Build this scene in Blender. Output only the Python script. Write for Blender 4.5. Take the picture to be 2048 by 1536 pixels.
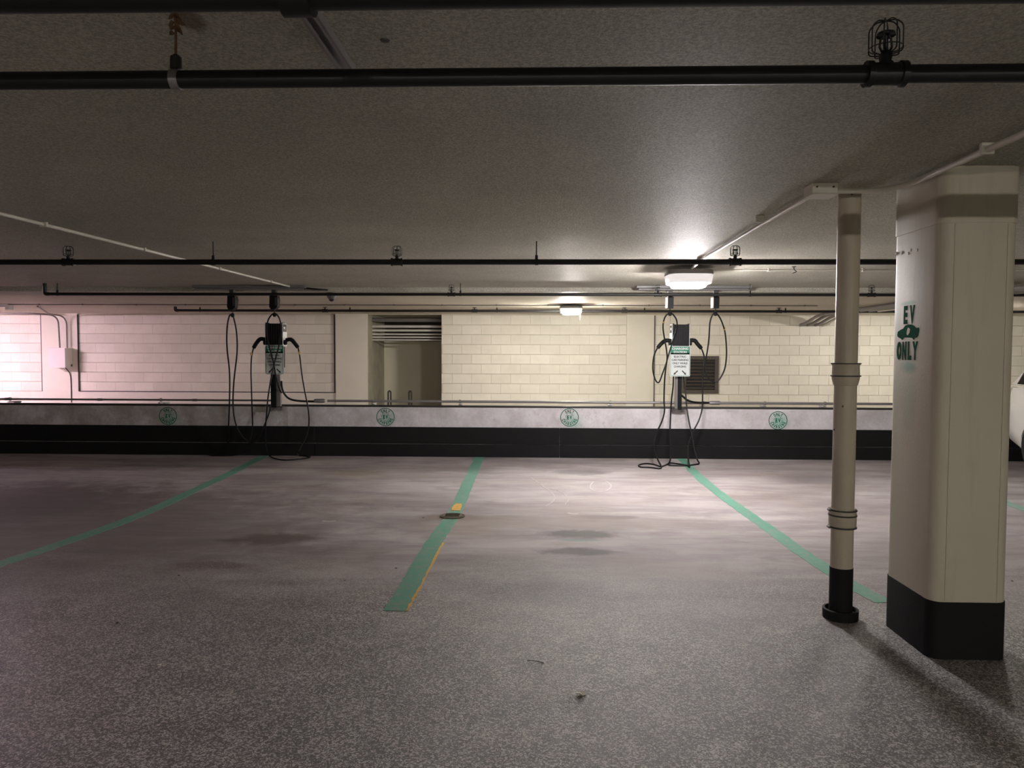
import bpy, bmesh, math, random
from mathutils import Vector, Matrix, Euler
random.seed(7)
PI = math.pi
for o in list(bpy.data.objects):
    bpy.data.objects.remove(o)
scn = bpy.context.scene
COL = scn.collection

# ------------------------------------------------------------------ camera
F = 1500.0
H = 1.4
cam_d = bpy.data.cameras.new('camera')
cam_d.sensor_fit = 'HORIZONTAL'
cam_d.sensor_width = 36.0
cam_d.lens = F * 36.0 / 2048.0
cam_d.clip_start = 0.05
cam = bpy.data.objects.new('camera', cam_d)
COL.objects.link(cam)
cam.location = (0, 0, H)
CR = (Matrix.Rotation(math.radians(1.757), 4, 'Z') @ Matrix.Rotation(math.radians(90 - 2.443), 4, 'X')
      @ Matrix.Rotation(math.radians(0.2), 4, 'Z'))
cam.rotation_euler = CR.to_euler()
scn.camera = cam

# ------------------------------------------------------------------ world, exposure
w = bpy.data.worlds.new('world')
scn.world = w
w.use_nodes = True
w.node_tree.nodes['Background'].inputs[0].default_value = (1.0, 0.95, 0.9, 1)
w.node_tree.nodes['Background'].inputs[1].default_value = 0.02
scn.view_settings.view_transform = 'Standard'
scn.view_settings.look = 'None'
scn.view_settings.gamma = 1.0
scn.view_settings.exposure = 3.2
scn.view_settings.use_curve_mapping = False
# strengths of the lamps (used by the lamp builders below)
LAMP_NEAR = 115.0        # lamp hanging before the low wall
LAMP_FAR = 200.0         # lamp beyond the low wall
LAMP_FILL = 110.0        # added fill lamps of the same kind, unseen behind the camera
TUBE = 76.0             # pinkish tube fixture beyond the left edge

ZC = 2.235   # ceiling
ZC2 = 2.18   # lower slab beyond the low wall
YK = 9.95    # face of the low wall
YW = 15.56   # block wall


def at(px, py, Y=None, Z=None, X=None):
    d = CR.to_3x3() @ Vector(((px - 1024) / F, -(py - 768) / F, -1))
    o = Vector((0, 0, H))
    if Y is not None: t = Y / d.y
    elif Z is not None: t = (Z - H) / d.z
    else: t = X / d.x
    return o + d * t


# ------------------------------------------------------------------ materials
class NT:
    def __init__(s, name):
        s.m = bpy.data.materials.new(name)
        s.m.use_nodes = True
        s.t = s.m.node_tree
        s.n = s.t.nodes
        s.b = s.n['Principled BSDF']
        s.l = s.t.links
        s.co = s.n.new('ShaderNodeNewGeometry').outputs['Position']

    def link(s, a, b): s.l.new(a, b)

    def val(s, sock, v):
        if hasattr(v, 'is_linked') or isinstance(v, bpy.types.NodeSocket): s.l.new(v, sock)
        else: sock.default_value = v

    def math(s, op, a, b=0.0, c=0.0, clamp=False):
        n = s.n.new('ShaderNodeMath'); n.operation = op; n.use_clamp = clamp
        s.val(n.inputs[0], a); s.val(n.inputs[1], b); s.val(n.inputs[2], c)
        return n.outputs[0]

    def noise(s, scale, detail=4, rough=0.55, vec=None, sc=(1, 1, 1), dist=0):
        v = vec or s.co
        if sc != (1, 1, 1):
            m = s.n.new('ShaderNodeMapping'); m.inputs['Scale'].default_value = sc
            s.l.new(v, m.inputs[0]); v = m.outputs[0]
        n = s.n.new('ShaderNodeTexNoise')
        n.inputs['Scale'].default_value = scale; n.inputs['Detail'].default_value = detail
        n.inputs['Roughness'].default_value = rough; n.inputs['Distortion'].default_value = dist
        s.l.new(v, n.inputs['Vector'])
        return n.outputs['Fac']

    def ramp(s, fac, stops):
        n = s.n.new('ShaderNodeValToRGB')
        cr = n.color_ramp
        while len(cr.elements) < len(stops): cr.elements.new(0.5)
        for e, (p, c) in zip(cr.elements, stops):
            e.position = p
            e.color = (c, c, c, 1) if isinstance(c, (int, float)) else (*c, 1)
        s.val(n.inputs[0], fac)
        return n.outputs[0]

    def mix(s, fac, a, b, mode='MIX'):
        n = s.n.new('ShaderNodeMix'); n.data_type = 'RGBA'; n.blend_type = mode
        s.val(n.inputs[0], fac)
        for i, v in ((6, a), (7, b)):
            if isinstance(v, tuple): n.inputs[i].default_value = (*v, 1)
            else: s.l.new(v, n.inputs[i])
        return n.outputs[2]

    def sep(s):
        n = s.n.new('ShaderNodeSeparateXYZ'); s.l.new(s.co, n.inputs[0]); return n.outputs

    def bump(s, h, strength=0.3, dist=0.01):
        n = s.n.new('ShaderNodeBump'); n.inputs['Strength'].default_value = strength
        n.inputs['Distance'].default_value = dist
        s.l.new(h, n.inputs['Height']); s.l.new(n.outputs[0], s.b.inputs['Normal'])

    def blob(s, a, b, ca, cb, ra, rb, nz, amt=0.5, soft=0.5):
        """soft-edged elliptical stain or darkened patch on a surface; a,b coordinate sockets"""
        u = s.math('DIVIDE', s.math('SUBTRACT', a, ca), ra)
        v = s.math('DIVIDE', s.math('SUBTRACT', b, cb), rb)
        d = s.math('SQRT', s.math('ADD', s.math('MULTIPLY', u, u), s.math('MULTIPLY', v, v)))
        d = s.math('ADD', d, s.math('MULTIPLY', s.math('SUBTRACT', nz, 0.5), amt * 2))
        n = s.n.new('ShaderNodeMapRange'); n.interpolation_type = 'SMOOTHSTEP'
        n.inputs[1].default_value = 1.0; n.inputs[2].default_value = 1.0 - soft
        n.inputs[3].default_value = 0; n.inputs[4].default_value = 1
        s.l.new(d, n.inputs[0])
        return n.outputs[0]


def simple(name, col, rough=0.6, metal=0.0, vary=0.12, scale=6, bump=0.0, bscale=80, spec=0.5):
    t = NT(name)
    n = t.noise(scale, 4)
    a = tuple(c * (1 - vary) for c in col); b = tuple(min(1, c * (1 + vary)) for c in col)
    t.l.new(t.mix(n, a, b), t.b.inputs['Base Color'])
    t.b.inputs['Roughness'].default_value = rough
    t.b.inputs['Metallic'].default_value = metal
    t.b.inputs['Specular IOR Level'].default_value = spec
    if bump: t.bump(t.noise(bscale, 3), bump, 0.004)
    return t.m


def emit(name, col, strength, base=(0.9, 0.9, 0.88)):
    t = NT(name)
    t.b.inputs['Base Color'].default_value = (*base, 1)
    t.b.inputs['Emission Color'].default_value = (*col, 1)
    t.b.inputs['Emission Strength'].default_value = strength
    t.b.inputs['Roughness'].default_value = 0.4
    return t.m


M = {}


def make_floor():
    t = NT('floor_concrete')
    X, Y, Z = t.sep()
    big = t.noise(0.55, 5, 0.6, sc=(1, 1.6, 1))
    mid = t.noise(2.6, 6, 0.65, sc=(0.7, 1.5, 1), dist=0.6)
    fine = t.noise(170, 4, 0.85)
    col = t.mix(t.ramp(big, [(0.33, 0.0), (0.68, 1.0)]), (0.29, 0.25, 0.25), (0.48, 0.435, 0.435))
    col = t.mix(t.math('MULTIPLY', t.ramp(mid, [(0.3, 1.0), (0.52, 0.0)]), 0.45), col, (0.15, 0.118, 0.112))
    col = t.mix(t.math('MULTIPLY', t.ramp(mid, [(0.55, 0.0), (0.75, 1.0)]), 0.35), col, (0.50, 0.46, 0.46))
    wear = t.noise(1.3, 7, 0.7, sc=(0.45, 2.2, 1), dist=0.4)
    col = t.mix(t.math('MULTIPLY', t.ramp(wear, [(0.36, 1.0), (0.55, 0.0)]), 0.5), col, (0.16, 0.13, 0.125))
    col = t.mix(t.math('MULTIPLY', t.ramp(t.noise(0.9, 5, 0.6, sc=(1, 1.3, 1)), [(0.52, 0.0), (0.7, 1.0)]), 0.35), col, (0.36, 0.28, 0.22))
    # oil and damp stains with a place of their own; left floor is darkened too
    nz = t.noise(3.2, 5, 0.65, dist=0.5)
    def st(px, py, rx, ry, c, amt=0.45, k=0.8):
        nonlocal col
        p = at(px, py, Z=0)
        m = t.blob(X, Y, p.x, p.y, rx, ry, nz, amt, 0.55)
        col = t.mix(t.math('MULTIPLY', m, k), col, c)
    st(1160, 1068, 0.40, 0.16, (0.105, 0.095, 0.095), amt=0.8)
    st(1158, 1103, 0.36, 0.12, (0.10, 0.085, 0.09), amt=0.8)
    st(1160, 945, 0.42, 0.26, (0.13, 0.115, 0.12), k=0.6)
    st(1215, 1034, 0.42, 0.10, (0.16, 0.14, 0.14), k=0.6)
    st(1640, 960, 0.62, 0.40, (0.16, 0.14, 0.145), k=0.65)
    st(545, 1078, 0.46, 0.22, (0.10, 0.065, 0.058))
    st(468, 1080, 0.16, 0.06, (0.10, 0.065, 0.058), k=0.6)
    st(430, 1130, 0.34, 0.10, (0.16, 0.10, 0.10), k=0.6)
    st(700, 945, 0.55, 0.30, (0.22, 0.175, 0.13), k=0.55)
    st(905, 1035, 0.42, 0.16, (0.19, 0.15, 0.13), k=0.7)
    st(1120, 1045, 1.6, 0.30, (0.27, 0.215, 0.18), k=0.4)
    st(1090, 1185, 0.62, 0.30, (0.15, 0.13, 0.14), amt=0.3, k=0.7)
    st(30, 1000, 1.6, 1.2, (0.12, 0.085, 0.10), k=0.7)  # broad dark patch at the far left
    st(120, 1060, 2.8, 2.6, (0.13, 0.105, 0.10), amt=0.7, k=0.55)  # dimmer light on the left floor painted as darker colour, some dirt streaks
    st(820, 1250, 0.22, 0.16, (0.43, 0.40, 0.40), amt=0.15, k=0.5)
    st(1160, 1080, 0.20, 0.05, (0.13, 0.25, 0.19), k=0.5)
    # worn foreground: bare aggregate shows through the coating
    edge = t.math('ADD', Y, t.math('MULTIPLY', t.math('SUBTRACT', t.noise(1.1, 4), 0.5), 1.6))
    mr = t.n.new('ShaderNodeMapRange'); mr.interpolation_type = 'SMOOTHSTEP'
    t.l.new(edge, mr.inputs[0]); mr.inputs[1].default_value = 5.4; mr.inputs[2].default_value = 3.2
    fore = mr.outputs[0]
    vo = t.n.new('ShaderNodeTexVoronoi'); vo.inputs['Scale'].default_value = 135
    t.l.new(t.co, vo.inputs['Vector'])
    vs_ = t.n.new('ShaderNodeSeparateColor'); t.l.new(vo.outputs['Color'], vs_.inputs[0])
    vo2 = t.n.new('ShaderNodeTexVoronoi'); vo2.inputs['Scale'].default_value = 260
    t.l.new(t.co, vo2.inputs['Vector'])
    vs2 = t.n.new('ShaderNodeSeparateColor'); t.l.new(vo2.outputs['Color'], vs2.inputs[0])
    grain = t.math('ADD', t.math('MULTIPLY', vs_.outputs[0], 0.55), t.math('MULTIPLY', vs2.outputs[1], 0.45))
    grain = t.math('ADD', grain, t.math('MULTIPLY', t.math('SUBTRACT', t.noise(5, 5, 0.7), 0.5), 0.35))
    speck = t.mix(fore, t.ramp(fine, [(0.38, 0.72), (0.64, 1.3)]), t.ramp(grain, [(0.28, 0.28), (0.45, 0.5), (0.62, 0.95), (0.8, 1.0)]))
    hi = t.math('MULTIPLY', t.ramp(grain, [(0.56, 0.0), (0.72, 1.0)]), t.math('MULTIPLY', fore, 0.8))
    col = t.mix(t.math('MULTIPLY_ADD', fore, 0.65, 0.35), col, t.mix(1.0, col, speck, 'MULTIPLY'))
    col = t.mix(t.math('MULTIPLY', fore, 0.6), col, t.mix(1.0, col, (0.55, 0.50, 0.46), 'MULTIPLY'))
    col = t.mix(hi, col, (0.70, 0.65, 0.63))
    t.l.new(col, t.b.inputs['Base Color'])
    t.l.new(t.math('SUBTRACT', t.ramp(mid, [(0.3, 0.62), (0.7, 0.74)]), t.math('MULTIPLY', fore, 0.27)), t.b.inputs['Roughness'])
    t.l.new(t.math('MULTIPLY_ADD', fore, 0.6, 0.2), t.b.inputs['Specular IOR Level'])
    n = t.n.new('ShaderNodeBump'); n.inputs['Distance'].default_value = 0.010
    t.l.new(t.math('MULTIPLY_ADD', fore, 0.7, 0.3), n.inputs['Strength'])
    t.l.new(t.math('ADD', t.math('MULTIPLY', grain, 0.45), t.math('MULTIPLY', t.noise(120, 4, 0.8), 0.5)), n.inputs['Height'])
    t.l.new(n.outputs[0], t.b.inputs['Normal'])
    return t.m


def make_ceiling(name, col, b=0.6, bands=True):
    t = NT(name)
    X, Y, Z = t.sep()
    big = t.noise(0.7, 5, 0.6)
    c = t.mix(t.ramp(big, [(0.3, 0.0), (0.7, 1.0)]), tuple(v * 0.86 for v in col), tuple(min(1, v * 1.1) for v in col))
    sp = t.noise(95, 3, 0.8)
    c = t.mix(0.55, c, t.mix(1.0, c, t.ramp(sp, [(0.38, 0.45), (0.62, 1.45)]), 'MULTIPLY'))
    if bands:
        # brown leak stain round the rusty hanger
        p = at(352, 40, Y=1.83)
        m = t.blob(X, Y, p.x, 1.9, 0.05, 0.10, t.noise(18, 5, 0.7), 0.5, 0.6)
        c = t.mix(t.math('MULTIPLY', m, 0.7), c, (0.12, 0.055, 0.018))
    t.l.new(c, t.b.inputs['Base Color'])
    t.b.inputs['Roughness'].default_value = 0.6
    t.b.inputs['Specular IOR Level'].default_value = 0.06
    t.bump(t.noise(120, 4, 0.8), b, 0.022)
    return t.m


def make_blockpaint():
    t = NT('block_paint')
    oi = t.n.new('ShaderNodeObjectInfo')
    c = t.mix(oi.outputs['Random'], (0.69, 0.66, 0.555), (0.77, 0.74, 0.63))
    c = t.mix(t.math('MULTIPLY', t.ramp(t.noise(3, 5, 0.65), [(0.35, 0.6), (0.6, 0.0)]), 0.4), c, (0.55, 0.49, 0.38))
    t.l.new(c, t.b.inputs['Base Color'])
    t.b.inputs['Roughness'].default_value = 0.55
    t.bump(t.noise(60, 3, 0.7), 0.35, 0.005)
    return t.m


def make_curbwhite():
    t = NT('low_wall_white_paint')
    X, Y, Z = t.sep()
    n1 = t.noise(2.2, 7, 0.75)
    n2 = t.noise(9, 5, 0.7)
    c = t.mix(t.ramp(n1, [(0.35, 0.0), (0.62, 1.0)]), (0.50, 0.47, 0.47), (0.72, 0.69, 0.72))
    c = t.mix(t.math('MULTIPLY', t.ramp(n2, [(0.3, 1.0), (0.42, 0.0)]), 0.5), c, (0.34, 0.31, 0.30))
    # dark patches grow stronger towards the left
    left = t.n.new('ShaderNodeMapRange'); t.l.new(X, left.inputs[0])
    left.inputs[1].default_value = -0.5; left.inputs[2].default_value = -5
    c = t.mix(t.math('MULTIPLY', left.outputs[0], t.math('MULTIPLY', t.ramp(n1, [(0.4, 1.0), (0.6, 0.15)]), 0.75)), c, (0.33, 0.30, 0.27))
    # overspray of green paint round each stencil
    for px, py, dx, dz, k in STENCILS:
        p = at(px, py, Y=YK)
        m = t.blob(X, Z, p.x + dx, p.z + dz, 0.165, 0.15, n2, 0.35, 0.9)
        c = t.mix(t.math('MULTIPLY', m, k), c, (0.07, 0.50, 0.34))
    t.l.new(c, t.b.inputs['Base Color'])
    t.b.inputs['Roughness'].default_value = 0.6
    t.bump(t.noise(25, 4, 0.7), 0.25, 0.006)
    return t.m


def make_columnpaint():
    t = NT('column_cream_paint')
    X, Y, Z = t.sep()
    c = t.mix(t.noise(1.6, 5, 0.6), (0.50, 0.455, 0.36), (0.60, 0.555, 0.45))
    st = t.noise(2.2, 5, 0.7, sc=(3, 3, 0.35))
    c = t.mix(t.math('MULTIPLY', t.ramp(st, [(0.3, 1.0), (0.45, 0.0)]), 0.35), c, (0.36, 0.31, 0.23))
    nz = t.noise(9, 4, 0.6)
    # green overspray round the stencil on the left face only
    lf = t.math('LESS_THAN', X, 1.83)
    for zz, k, r in ((1.42, 0.7, 0.055), (1.59, 0.0, 0.03)):
        pass
    for (py, k, ry) in ((607, 0.75, 0.018), (733, 0.75, 0.045), (800, 0.20, 0.20)):
        p = at(1818, py, X=1.815)
        m = t.blob(Y, Z, p.y, p.z, 0.11, ry, nz, 0.25, 0.8)
        m = t.math('MULTIPLY', m, lf)
        c = t.mix(t.math('MULTIPLY', m, k), c, (0.05, 0.26, 0.16))
    t.l.new(c, t.b.inputs['Base Color'])
    t.b.inputs['Roughness'].default_value = 0.5
    t.bump(t.noise(70, 3, 0.6), 0.15, 0.004)
    return t.m


def make_line():
    t = NT('green_line_paint')
    n = t.noise(14, 6, 0.75, dist=0.5)
    c = t.mix(t.noise(2.5, 4), (0.075, 0.27, 0.185), (0.12, 0.35, 0.25))
    c = t.mix(t.ramp(n, [(0.47, 0.0), (0.62, 0.7)]), c, (0.25, 0.27, 0.23))
    t.l.new(c, t.b.inputs['Base Color'])
    t.b.inputs['Roughness'].default_value = 0.5
    t.bump(t.noise(110, 3, 0.7), 0.3, 0.005)
    return t.m


STENCILS = [(336, 832, 0.03, -0.04, 0.35), (771, 834, 0.02, -0.02, 0.30),
            (1139, 835, 0.05, -0.05, 0.35), (1556, 841, 0.02, -0.02, 0.55)]
M['floor'] = make_floor()
M['ceiling'] = make_ceiling('ceiling_textured_concrete', (0.56, 0.54, 0.455))
M['ceiling_cream'] = make_ceiling('ceiling_cream_paint', (0.60, 0.56, 0.45), 0.3, False)
M['block'] = make_blockpaint()
M['frame'] = simple('wall_concrete_paint', (0.70, 0.665, 0.56), 0.6, vary=0.08, scale=2, bump=0.15, bscale=40)
M['mortar'] = simple('mortar_joint', (0.58, 0.54, 0.44), 0.9)
M['stained'] = simple('stained_concrete', (0.36, 0.33, 0.24), 0.8, vary=0.35, scale=3.5, bump=0.2, bscale=30)
M['alcove'] = simple('alcove_olive_paint', (0.62, 0.585, 0.45), 0.7, vary=0.1, scale=1.5)
M['white'] = make_curbwhite()
M['blackpaint'] = simple('black_wall_paint', (0.0055, 0.0055, 0.006), 0.75, vary=0.35, scale=5, bump=0.3, bscale=30, spec=0.3)
M['column'] = make_columnpaint()
M['black'] = simple('black_pipe_paint', (0.008, 0.0075, 0.008), 0.5, vary=0.3, scale=9, bump=0.15, bscale=50)
M['rubber'] = simple('black_rubber', (0.008, 0.008, 0.009), 0.5, vary=0.2, spec=0.25)
M['plastic'] = simple('black_plastic', (0.007, 0.007, 0.008), 0.5, vary=0.15, spec=0.2)
M['darkmetal'] = simple('dark_metal', (0.05, 0.047, 0.045), 0.5, 0.3, vary=0.25)
M['alcovepipe'] = simple('pale_pipe_paint', (0.62, 0.60, 0.55), 0.5, vary=0.1)
M['galv'] = simple('galvanised_steel', (0.30, 0.285, 0.29), 0.45, 0.5, vary=0.2, scale=12)
M['conduit'] = simple('painted_conduit', (0.62, 0.58, 0.50), 0.4, vary=0.1)
M['greyconduit'] = simple('grey_conduit', (0.20, 0.185, 0.175), 0.45, 0.3, vary=0.2)
M['rail'] = simple('aluminium_rail', (0.20, 0.195, 0.195), 0.5, 0.4, vary=0.15)
M['stick'] = simple('pipe_cream_paint', (0.47, 0.42, 0.33), 0.45, vary=0.14, scale=5)
M['green'] = simple('green_stencil_paint', (0.003, 0.115, 0.058), 0.9, vary=0.3, scale=20, spec=0.1)
M['signgreen'] = simple('sign_green', (0.008, 0.16, 0.095), 0.4, vary=0.05)
M['signwhite'] = simple('sign_white', (0.56, 0.60, 0.58), 0.4, vary=0.04)
M['signink'] = simple('sign_ink', (0.03, 0.035, 0.035), 0.5, vary=0.05)
M['whiteplastic'] = simple('white_plastic', (0.75, 0.75, 0.72), 0.4, vary=0.03)
M['line'] = make_line()
M['yellow'] = simple('old_yellow_paint', (0.62, 0.36, 0.07), 0.6, vary=0.3, scale=30)
M['chalk'] = simple('white_chalk', (0.47, 0.43, 0.43), 0.8, vary=0.2, scale=60)
M['rust'] = simple('rust', (0.075, 0.036, 0.014), 0.9, vary=0.6, scale=40, bump=0.6, bscale=60)
M['drain'] = simple('drain_iron', (0.10, 0.08, 0.055), 0.7, 0.2, vary=0.5, scale=20, bump=0.3)
M['leaf'] = simple('dry_leaf', (0.88, 0.80, 0.66), 0.7, vary=0.3, scale=40)
M['box'] = simple('cabinet_paint', (0.72, 0.68, 0.64), 0.5, vary=0.04)
M['louver'] = simple('louver_paint', (0.075, 0.062, 0.048), 0.6, vary=0.3, scale=9)
M['housing'] = simple('lamp_housing', (0.30, 0.29, 0.28), 0.5, 0.2, vary=0.06)
M['carpaint'] = simple('white_car_paint', (0.78, 0.76, 0.70), 0.2, vary=0.02)
M['glassdark'] = simple('tinted_glass', (0.012, 0.013, 0.014), 0.08, vary=0.05)
M['tyre'] = simple('tyre_rubber', (0.014, 0.014, 0.014), 0.8, vary=0.2)
M['rim'] = simple('alloy_rim', (0.5, 0.5, 0.5), 0.3, 0.9, vary=0.05)
M['chrome'] = simple('chrome_trim', (0.75, 0.75, 0.73), 0.15, 0.9, vary=0.02)
M['taillight'] = simple('tail_lamp_red', (0.35, 0.01, 0.01), 0.2, vary=0.05)
M['lens_near'] = emit('lamp_lens_near', (1.0, 0.95, 0.95), LAMP_NEAR)
M['lens_far'] = emit('lamp_lens_far', (1.0, 0.95, 0.88), LAMP_FAR)
M['lens_fill'] = emit('lamp_lens_fill', (1.0, 0.95, 0.84), LAMP_FILL)
M['lens_fill_far'] = emit('lamp_lens_fill_far', (1.0, 0.95, 0.88), LAMP_FAR * 0.55)
M['lens_low'] = emit('lamp_lens_bottom', (1.0, 0.94, 0.9), 3.0)
M['refr_near'] = emit('lamp_refractor_near', (1.0, 0.93, 0.92), 0.07)
M['refr_far'] = emit('lamp_refractor_far', (1.0, 0.93, 0.80), 0.08)
M['tube'] = emit('pink_tube', (1.0, 0.73, 0.94), TUBE)


# ------------------------------------------------------------------ mesh helpers
class MB:
    def __init__(s): s.v = []; s.f = []

    def add(s, vs, fs, mat=None):
        k = len(s.v)
        s.v += [tuple(mat @ Vector(v)) if mat is not None else tuple(v) for v in vs]
        s.f += [tuple(i + k for i in f) for f in fs]
        return s

    def box(s, x0, x1, y0, y1, z0, z1, b=0.0, mat=None):
        bm = bmesh.new()
        bmesh.ops.create_cube(bm, size=1)
        for v in bm.verts:
            v.co = Vector(((x0 + x1) / 2 + v.co.x * (x1 - x0), (y0 + y1) / 2 + v.co.y * (y1 - y0), (z0 + z1) / 2 + v.co.z * (z1 - z0)))
        if b: bmesh.ops.bevel(bm, geom=bm.edges[:] , offset=b, segments=2, affect='EDGES', profile=0.5)
        bm.verts.index_update()
        s.add([v.co[:] for v in bm.verts], [[v.index for v in f.verts] for f in bm.faces], mat)
        bm.free()
        return s

    def tube(s, pts, r, n=10, caps=True):
        pts = [Vector(p) for p in pts]
        q = [pts[0]]
        for p in pts[1:]:
            if (p - q[-1]).length > 1e-5: q.append(p)
        pts = q
        T = []
        for i in range(len(pts)):
            a = pts[max(i - 1, 0)]; b = pts[min(i + 1, len(pts) - 1)]
            T.append((b - a).normalized())
        up = Vector((0, 0, 1)) if abs(T[0].z) < 0.9 else Vector((1, 0, 0))
        N = (up - T[0] * up.dot(T[0])).normalized()
        k = len(s.v)
        for i, p in enumerate(pts):
            N = (N - T[i] * N.dot(T[i]))
            if N.length < 1e-6: N = T[i].orthogonal()
            N.normalize()
            B = T[i].cross(N)
            rr = r[i] if isinstance(r, (list, tuple)) else r
            for j in range(n):
                a = 2 * PI * j / n
                s.v.append(tuple(p + (N * math.cos(a) + B * math.sin(a)) * rr))
        for i in range(len(pts) - 1):
            for j in range(n):
                a = k + i * n + j; b = k + i * n + (j + 1) % n
                s.f.append((a, b, b + n, a + n))
        if caps:
            s.f.append(tuple(k + j for j in range(n))[::-1])
            e = k + (len(pts) - 1) * n
            s.f.append(tuple(e + j for j in range(n)))
        return s

    def lathe(s, prof, c=(0, 0, 0), n=32, axis='Z', sq=None):
        """prof list of (r, h); sq: superellipse exponent for rounded-square plan"""
        k = len(s.v)
        for (r, h) in prof:
            for j in range(n):
                a = 2 * PI * (j + 0.5) / n
                ca, sa = math.cos(a), math.sin(a)
                q = 1.0
                if sq: q = (abs(ca) ** sq + abs(sa) ** sq) ** (-1 / sq)
                x, y = r * ca * q, r * sa * q
                v = {'Z': (x, y, h), 'X': (h, x, y), 'Y': (x, h, y)}[axis]
                s.v.append((c[0] + v[0], c[1] + v[1], c[2] + v[2]))
        for i in range(len(prof) - 1):
            for j in range(n):
                a = k + i * n + j; b = k + i * n + (j + 1) % n
                s.f.append((a, b, b + n, a + n))
        if prof[0][0] > 1e-6: s.f.append(tuple(k + j for j in range(n))[::-1])
        e = k + (len(prof) - 1) * n
        if prof[-1][0] > 1e-6: s.f.append(tuple(e + j for j in range(n)))
        return s

    def build(s, name, mat, parent=None, smooth=False, at0=True):
        me = bpy.data.meshes.new(name)
        off = Vector((0, 0, 0))
        p = parent
        while p is not None and at0:
            off += p.location; p = p.parent
        me.from_pydata([tuple(Vector(v) - off) for v in s.v], [], s.f)
        bm = bmesh.new(); bm.from_mesh(me)
        bmesh.ops.remove_doubles(bm, verts=bm.verts, dist=1e-6)
        bmesh.ops.recalc_face_normals(bm, faces=bm.faces)
        bm.to_mesh(me); bm.free()
        me.materials.append(mat)
        if smooth:
            me.polygons.foreach_set('use_smooth', [True] * len(me.polygons))
            try: me.set_sharp_from_angle(angle=math.radians(40))
            except Exception: pass
        me.update()
        o = bpy.data.objects.new(name, me)
        COL.objects.link(o)
        o.parent = parent
        return o


def tag(o, label=None, cat=None, group=None, kind=None):
    if label: o['label'] = label
    if cat: o['category'] = cat
    if group: o['group'] = group
    if kind: o['kind'] = kind
    return o


def empty(name, loc, label, cat, group=None):
    o = bpy.data.objects.new(name, None)
    o.empty_display_size = 0.1
    COL.objects.link(o)
    o.location = loc
    return tag(o, label, cat, group)


def struct(name, mb, mat, parent=None, smooth=False):
    o = mb.build(name, mat, parent, smooth)
    if parent is None: o['kind'] = 'structure'
    return o


def copy_tree(o, parent=None):
    c = o.copy(); COL.objects.link(c); c.parent = parent
    for ch in list(o.children): copy_tree(ch, c)
    return c


def smoothpath(pts, sub=6):
    pts = [Vector(p) for p in pts]
    if len(pts) < 3: return pts
    out = []
    P = [pts[0] * 2 - pts[1]] + pts + [pts[-1] * 2 - pts[-2]]
    for i in range(1, len(P) - 2):
        a, b, c, d = P[i - 1], P[i], P[i + 1], P[i + 2]
        for k in range(sub):
            t = k / sub
            out.append(0.5 * ((2 * b) + (c - a) * t + (2 * a - 5 * b + 4 * c - d) * t * t + (3 * b - a - 3 * c + d) * t ** 3))
    out.append(pts[-1])
    return out


def fillet(pts, r, n=6):
    """polyline with its inner corners rounded"""
    pts = [Vector(p) for p in pts]
    out = [pts[0]]
    for i in range(1, len(pts) - 1):
        a, b, c = pts[i - 1], pts[i], pts[i + 1]
        u = (a - b); v = (c - b)
        k = min(r, u.length * 0.45, v.length * 0.45)
        p0 = b + u.normalized() * k; p1 = b + v.normalized() * k
        for j in range(n + 1):
            t = j / n
            out.append(p0 * (1 - t) ** 2 + b * 2 * t * (1 - t) + p1 * t * t)
    out.append(pts[-1])
    return out


def text_geo(body, size, sx=1.0, bold=0.0, ext=0.0006):
    """text as (verts, faces), centred, lying in local XY, facing +Z"""
    cu = bpy.data.curves.new('t', 'FONT')
    cu.body = body; cu.size = size; cu.align_x = 'CENTER'; cu.align_y = 'CENTER'
    cu.extrude = ext; cu.offset = bold; cu.resolution_u = 3
    o = bpy.data.objects.new('t', cu)
    COL.objects.link(o)
    dg = bpy.context.evaluated_depsgraph_get()
    me = o.evaluated_get(dg).to_mesh()
    vs = [Vector((v.co.x * sx, v.co.y, v.co.z)) for v in me.vertices]
    fs = [tuple(p.vertices) for p in me.polygons]
    o.evaluated_get(dg).to_mesh_clear()
    bpy.data.objects.remove(o); bpy.data.curves.remove(cu)
    xs = [v.x for v in vs]; ys = [v.y for v in vs]
    cx, cy = (min(xs) + max(xs)) / 2, (min(ys) + max(ys)) / 2
    return [v - Vector((cx, cy, 0)) for v in vs], fs, max(xs) - min(xs), max(ys) - min(ys)


def fit_text(mb, body, wd, ht, mat, bold=0.0, ext=0.0006):
    """text scaled to exactly wd x ht, placed by mat"""
    vs, fs, a, b = text_geo(body, 1.0, 1.0, bold, 0.01)
    vs = [Vector((v.x * wd / a, v.y * ht / b, v.z / 0.01 * ext)) for v in vs]
    mb.add(vs, fs, mat)


FACE_Y = Matrix(((1, 0, 0, 0), (0, 0, -1, 0), (0, 1, 0, 0), (0, 0, 0, 1)))      # XY plane -> XZ plane facing -Y
FACE_NX = Matrix(((0, 0, -1, 0), (-1, 0, 0, 0), (0, 1, 0, 0), (0, 0, 0, 1)))    # facing -X, text runs towards -Y

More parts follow.
